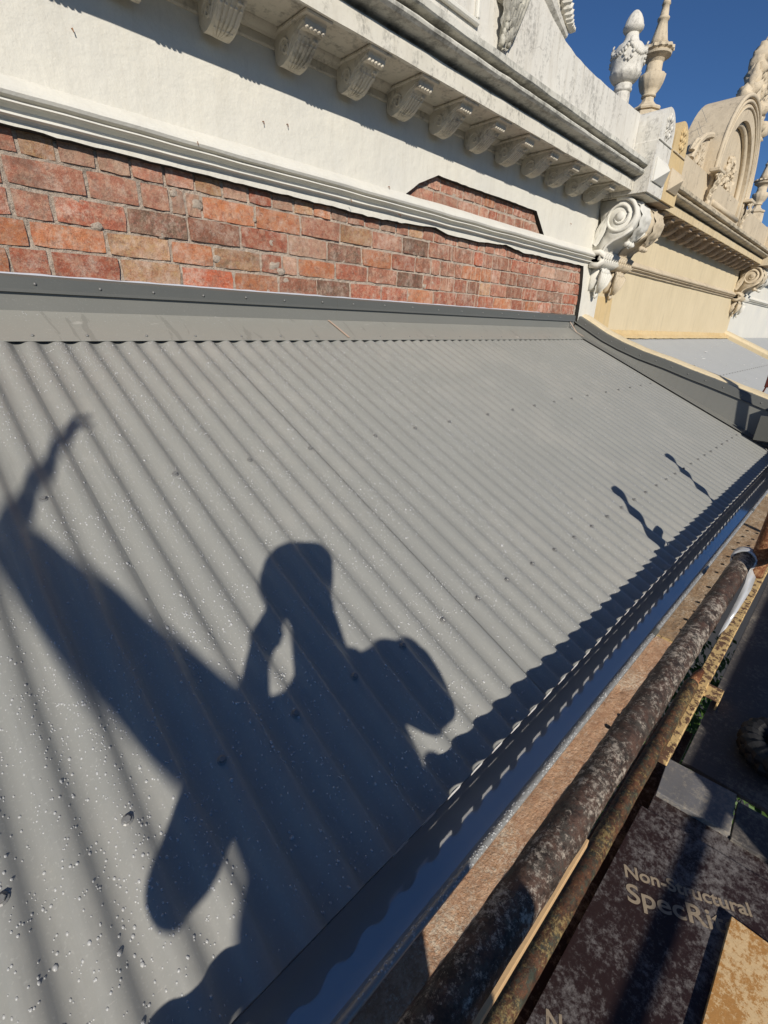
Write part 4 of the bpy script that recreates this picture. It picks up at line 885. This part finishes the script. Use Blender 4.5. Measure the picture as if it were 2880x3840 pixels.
# toe board on edge, yellow ledger with a hook
bm = bmesh.new(); bx(bm, -0.9, 0.735, 0.126, 0.1375, -0.972, -0.950, 0.0008); tag(obj('timber_strip', bm, M['batten']), 'thin bare timber strip showing between the two scaffold tubes', 'timber strip')
YL = Vector((2.3, 0.13, -1.36)); yl = thing('yellow_ledger', YL, 'flaking yellow painted steel ledger beside the gap with green leaves', 'scaffold ledger'); ABS[yl] = YL
bm = bmesh.new(); bx(bm, 1.495, 3.6, 0.104, 0.152, -1.372, -1.342, 0.003); obj('box_section', bm, M['yellow'], yl)
bm = bmesh.new(); bx(bm, 1.955, 2.045, 0.055, 0.106, -1.36, -1.352, 0.002); bx(bm, 1.955, 2.045, 0.050, 0.058, -1.40, -1.352, 0.002); obj('hook_plate', bm, M['yellow'], yl)
bm = bmesh.new(); tube(bm, [(1.94, 0.1515, -1.33), (2.02, 0.15, -1.332), (2.08, 0.145, -1.335)], [0.019, 0.018, 0.012], 10); obj('spigot', bm, M['rust_brown'], yl, smooth=True)
# plywood deck
def board(name, x0, x1, y0, y1, z0, z1, mat, label, rz=0.0, cat='plywood sheet', bev=0.0015):
    c = ((x0 + x1) / 2, (y0 + y1) / 2, z0); bm = bmesh.new(); bx(bm, x0 - c[0], x1 - c[0], y0 - c[1], y1 - c[1], 0, z1 - z0, bev)
    o = obj(name, bm, mat, None, c); o.rotation_euler.z = rz; return tag(o, label, cat)
pl = Vector((0.66, -0.4, -1.417)); fp = thing('plywood_sheet', pl, 'dark film-faced plywood deck sheet stencilled Non-Structural', 'plywood sheet'); ABS[fp] = pl
bm = bmesh.new(); vs = [(-0.7, 0.115), (1.312, 0.115), (1.352, -0.35), (1.36, -1.1), (-0.7, -1.1)]
F = [bm.verts.new((x, y, -1.40)) for x, y in vs]; B = [bm.verts.new((x, y, -1.417)) for x, y in vs]; bm.faces.new(F); bm.faces.new(list(reversed(B)))
for i in range(5): bm.faces.new((F[i], F[(i + 1) % 5], B[(i + 1) % 5], B[i]))
obj('film_face', bm, M['filmply'], fp)
def stencil(txt, p, ang, size, sx=1.0):
    cu = bpy.data.curves.new('stencil_text', 'FONT'); cu.body = txt; cu.size = size; cu.offset = 0.0009; cu.extrude = 0.0003
    to = bpy.data.objects.new('stencil_text', cu); C.objects.link(to); bpy.context.view_layer.update()
    me = bpy.data.meshes.new_from_object(to.evaluated_get(bpy.context.evaluated_depsgraph_get())); bpy.data.objects.remove(to)
    me.materials.clear(); me.materials.append(M['print'])
    o = bpy.data.objects.new('stencil_text', me); link(o, fp, p); o.rotation_euler.z = ang; o.scale.x = sx; return o
A_ = math.radians(-61.5)
def stencil_w(txt, p, size, width):
    o = stencil(txt, p, A_, size); xs = [v.co.x for v in o.data.vertices]; o.scale.x = width / (max(xs) - min(xs)); return o
stencil_w('Non-Structural', (1.060, 0.077, -1.3992), 0.046, 0.302)
stencil_w('SpecRite', (1.003, 0.049, -1.3992), 0.066, 0.262)
stencil_w('Non-Structural', (0.622, 0.084, -1.3992), 0.046, 0.302)
stencil_w('SpecRite', (0.565, 0.056, -1.3992), 0.066, 0.262)

board('plywood_sheet', 0.50, 1.153, -0.80, -0.150, -1.3985, -1.382, M['bareply'], 'bare orange plywood offcut lying on the dark stencilled sheet', 0.0)
board('film_plywood_strip', 1.33, 1.43, -1.1, 0.10, -1.425, -1.408, M['filmply'], 'dark plywood strip between the stencilled sheet and the grey boards', 0.03)
board('grey_board', 1.398, 1.568, -0.094, 0.105, -1.41, -1.389, M['greyboard'], 'short grey weathered board end beside the thinner scaffold tube', 0.08, 'board')
board('grey_board', 1.415, 1.57, -0.60, -0.100, -1.415, -1.394, M['greyply'], 'darker weathered board continuing from the short grey board end', 0.06, 'board')
board('plywood_sheet', 1.60, 4.2, -1.1, 0.082, -1.418, -1.40, M['greyply'], 'large shaded grey plywood deck sheet at the right edge', 0.006)
# ribbed black hose coil on the deck
hc = bmesh.new(); pts = []
for i in range(90):
    a = i / 90 * 4 * math.pi; r = 0.115; pts.append((1.83 + r * math.cos(a), -0.185 + r * math.sin(a), -1.365 + 0.055 * i / 90))
tube(hc, pts, [0.034 + 0.004 * (1 if i % 2 else -1) for i in range(90)], 12); tag(obj('hose_coil', hc, M['black']), 'black ribbed hose coil lying on the shaded deck sheet', 'hose')
# leaves of a shrub showing in the gap
random.seed(11)
bm = bmesh.new()
for i in range(5200):
    p = Vector((random.uniform(1.75, 3.6), random.gauss(0.08, 0.22), -2.35 + random.uniform(-0.6, 0.45)))
    d = Vector((random.uniform(-1, 1), random.uniform(-1, 1), random.uniform(0.1, 1))).normalized(); u = d.orthogonal().normalized(); v = d.cross(u); l = random.uniform(0.018, 0.035)
    bm.faces.new([bm.verts.new(p + q) for q in (u * l, v * l * 0.5, -u * l, -v * l * 0.5)])
SH = Vector((2.6, 0.08, -5.2)); sh = thing('shrub', SH, 'green leafy shrub glimpsed through the gap beside the yellow ledger', 'shrub'); ABS[sh] = SH
o = obj('foliage', bm, M['leaf'], sh)
bm = bmesh.new(); tube(bm, [(2.6, 0.08, -5.2), (2.58, 0.1, -4.0), (2.62, 0.05, -2.6)], [0.06, 0.045, 0.02], 8); obj('stem', bm, M['rust_brown'], sh)
bm = bmesh.new(); bx(bm, 4.92, 4.945, 0.57, 0.60, -0.40, -0.25, 0.003); tube(bm, [(4.93, 0.585, -0.38), (4.93, 0.60, -0.45)], 0.006, 6); tag(obj('wall_bracket', bm, M['redpaint']), 'small dark red bracket at the right edge over the neighbour roof', 'bracket')

# ------------------------------------------------------------------ two people outside the picture whose shadows fall on the roof
def sh_pt(x, z, t=0.0): return (x - 0.69 * t, -0.4 - t, z + 0.632 * t)
def person(label, bm, mat):
    """all limbs are fused into one continuous skin by a voxel remesh"""
    bmesh.ops.recalc_face_normals(bm, faces=bm.faces); o = obj('person', bm, mat)
    r = o.modifiers.new('fuse', 'REMESH'); r.mode = 'VOXEL'; r.voxel_size = 0.009; r.use_smooth_shade = True
    sm_ = o.modifiers.new('soften', 'SMOOTH'); sm_.iterations = 2; return tag(o, label, 'person')
def limb(bm, pts, rad, n=5):
    P = []; R = []
    for k in range(len(pts) - 1):
        a, b = Vector(pts[k]), Vector(pts[k + 1])
        for q in range(n): P.append(a.lerp(b, q / n)); R.append(rad[k] + (rad[k + 1] - rad[k]) * q / n)
    P.append(Vector(pts[-1])); R.append(rad[-1]); tube(bm, P, R, 14)
    for p, r in ((P[0], R[0]), (P[-1], R[-1])): blob(bm, p, r * 0.99, 2)
    for k in range(1, len(pts) - 1): blob(bm, pts[k], rad[k] * 0.99, 2)
bm = bmesh.new()
blob(bm, (-0.312, -0.40, 0.205), 1.0, 3, (0.088, 0.098, 0.086)); blob(bm, (-0.272, -0.40, 0.222), 0.062, 2); blob(bm, (-0.352, -0.40, 0.205), 0.066, 2); blob(bm, (-0.318, -0.40, 0.245), 1.0, 2, (0.075, 0.08, 0.048))
blob(bm, (-0.285, -0.40, 0.115), 1.0, 2, (0.062, 0.075, 0.055)); blob(bm, (-0.226, -0.39, 0.135), 0.026, 1); blob(bm, (-0.238, -0.39, 0.095), 0.02, 1); blob(bm, (-0.385, -0.41, 0.155), 0.026, 1)
limb(bm, [(-0.282, -0.42, 0.08), (-0.262, -0.42, -0.04)], [0.056, 0.066])
limb(bm, [(-0.24, -0.43, -0.12), (-0.195, -0.44, -0.34), (-0.20, -0.46, -0.58), (-0.22, -0.46, -0.66)], [0.125, 0.145, 0.165, 0.16])
limb(bm, [(-0.14, -0.42, -0.09), (-0.075, -0.41, -0.105), (0.0, -0.40, -0.155), (0.034, -0.39, -0.222), (-0.03, -0.30, -0.20), (-0.12, -0.20, -0.16)], [0.05, 0.058, 0.062, 0.062, 0.045, 0.035])
blob(bm, (0.055, -0.39, -0.245), 0.045, 2); blob(bm, (-0.02, -0.41, -0.12), 0.055, 2)
limb(bm, [(-0.33, -0.42, -0.09), (-0.42, -0.42, -0.075), (-0.49, -0.42, -0.125), (-0.528, -0.41, -0.19), (-0.42, -0.30, -0.15)], [0.06, 0.052, 0.05, 0.05, 0.04])
limb(bm, [(-0.435, -0.42, -0.05), (-0.432, -0.42, 0.045), (-0.418, -0.42, 0.105), (-0.385, -0.42, 0.125)], [0.034, 0.029, 0.024, 0.02])
for k in range(4): limb(bm, [(-0.425, -0.43 + 0.014 * k, 0.10), (-0.405 + 0.004 * k, -0.435 + 0.014 * k, 0.14), (-0.375, -0.43 + 0.013 * k, 0.15 - 0.006 * k)], [0.0095, 0.009, 0.008], 3)
limb(bm, [(-0.42, -0.42, 0.07), (-0.385, -0.42, 0.075), (-0.372, -0.42, 0.095)], [0.012, 0.011, 0.009], 3)
for sx, x in ((1, -0.13), (-1, -0.33)):
    limb(bm, [(x, -0.47, -0.66), (x + 0.02 * sx, -0.45, -0.98), (x + 0.03 * sx, -0.50, -1.33), (x + 0.05, -0.38, -1.37)], [0.105, 0.068, 0.05, 0.03])
blob(bm, (-0.40, -0.47, -0.43), 1.0, 2, (0.07, 0.06, 0.06)); blob(bm, (-0.03, -0.45, -0.30), 0.03, 2)
person('person in dark work clothes raising a phone, seen only as a shadow', bm, M['cloth'])
T2 = 0.95; bm = bmesh.new(); q = lambda x, z: sh_pt(x, z, T2)
limb(bm, [q(-0.28, -0.30), q(-0.40, -0.12), q(-0.505, -0.03), q(-0.60, 0.062), q(-0.693, 0.16), q(-0.80, 0.281), q(-0.91, 0.399), q(-1.01, 0.508), q(-1.055, 0.560)], [0.10, 0.085, 0.074, 0.073, 0.070, 0.064, 0.056, 0.047, 0.038])
limb(bm, [q(-1.055, 0.560), q(-1.062, 0.62), q(-1.066, 0.69), q(-1.064, 0.784), q(-1.066, 0.868)], [0.036, 0.030, 0.028, 0.024, 0.017])
limb(bm, [q(-1.066, 0.868), q(-1.066, 0.925)], [0.018, 0.024])
for k in range(4):
    a = Vector(q(-1.066, 0.925)) + Vector((0.012 * (k - 1.5), 0.012 * (k - 1.5), 0.0)); limb(bm, [a, a + Vector((0.006, 0, 0.045)), a + Vector((0.028, 0.004, 0.052 - 0.006 * k))], [0.010, 0.009, 0.007], 3)
a = Vector(q(-1.05, 0.90)); limb(bm, [a, a + Vector((0.022, 0, 0.018)), a + Vector((0.03, 0, 0.04))], [0.010, 0.009, 0.007], 3)
for x in (-0.22, -0.32): limb(bm, [q(x, -0.32), q(x, -0.72), q(x, -1.08)], [0.09, 0.065, 0.05])
blob(bm, q(-0.62, 0.085), 0.07, 2)
person('second person stretching one arm up, seen only as a blurred shadow', bm, M['cloth'])
# ------------------------------------------------------------------ rain drops on the metal
random.seed(5)
verts = []; faces = []
RING = 7
def drop(p, nrm, r, el=1.0):
    n = Vector(nrm).normalized(); u = n.cross(Vector((1, 0, 0))).normalized(); v = n.cross(u); b = len(verts); h = r * 0.62
    for (rr, hh) in ((1.0, 0.0), (0.86, 0.5), (0.5, 0.88)):
        for k in range(RING):
            a = 2 * math.pi * k / RING; verts.append(p + (u * math.cos(a) * el + v * math.sin(a)) * (r * rr) + n * (h * hh))
    verts.append(p + n * h)
    for lv in range(2):
        for k in range(RING): faces.append((b + lv * RING + k, b + lv * RING + (k + 1) % RING, b + (lv + 1) * RING + (k + 1) % RING, b + (lv + 1) * RING + k))
    for k in range(RING): faces.append((b + 2 * RING + k, b + 2 * RING + (k + 1) % RING, b + 3 * RING))
def roof_normal(x):
    dz = (corr(x + 0.0005) - corr(x - 0.0005)) / 0.001; return Vector((-dz, -SP, CP))
for i in range(46000):
    x = random.uniform(-0.45, 4.4) if random.random() < 0.45 else random.uniform(-0.35, 1.9); s = random.uniform(0.01, 1.79)
    cl = mnoise.noise(Vector((x * 5, s * 5, 3)))
    if cl < random.uniform(-0.6, 0.25): continue
    near = max(0.0, min(1.0, (s - 0.2) / 1.3))
    r = random.choice((0.0010, 0.0012, 0.0015, 0.0018)) * random.uniform(0.8, 1.2)
    if random.random() < 0.05: r = random.uniform(0.0020, 0.0028)
    if random.random() < 0.0025 * (1 + near): r = random.uniform(0.0030, 0.0040)
    drop(roofpt(x, s, corr(x) + 0.0011), roof_normal(x), r, random.uniform(1.0, 1.45))
for i in range(900):        # flashing and gutter lip
    x = random.uniform(-0.1, 4.4); t = random.random(); drop(Vector((x, 1.97 + 0.14 * t, -0.0885 + 0.0915 * t)), (0, -0.53, 0.85), random.uniform(0.001, 0.0024))
for i in range(1500):
    x = random.uniform(0.2, 3.5); a = random.uniform(0.2, 2.6); drop(Vector((x, 0.2215 + 0.0062 * math.cos(a), -0.7935 + 0.0060 * math.sin(a))), (0, math.cos(a), math.sin(a)), random.uniform(0.0008, 0.0022))
me = bpy.data.meshes.new('water_drops'); me.from_pydata(verts, [], faces); me.materials.append(M['drop']); me.shade_smooth()
o = bpy.data.objects.new('water_drops', me); C.objects.link(o); tag(o, 'rain drops beaded all over the grey corrugated roof', 'water drops', kind='stuff')
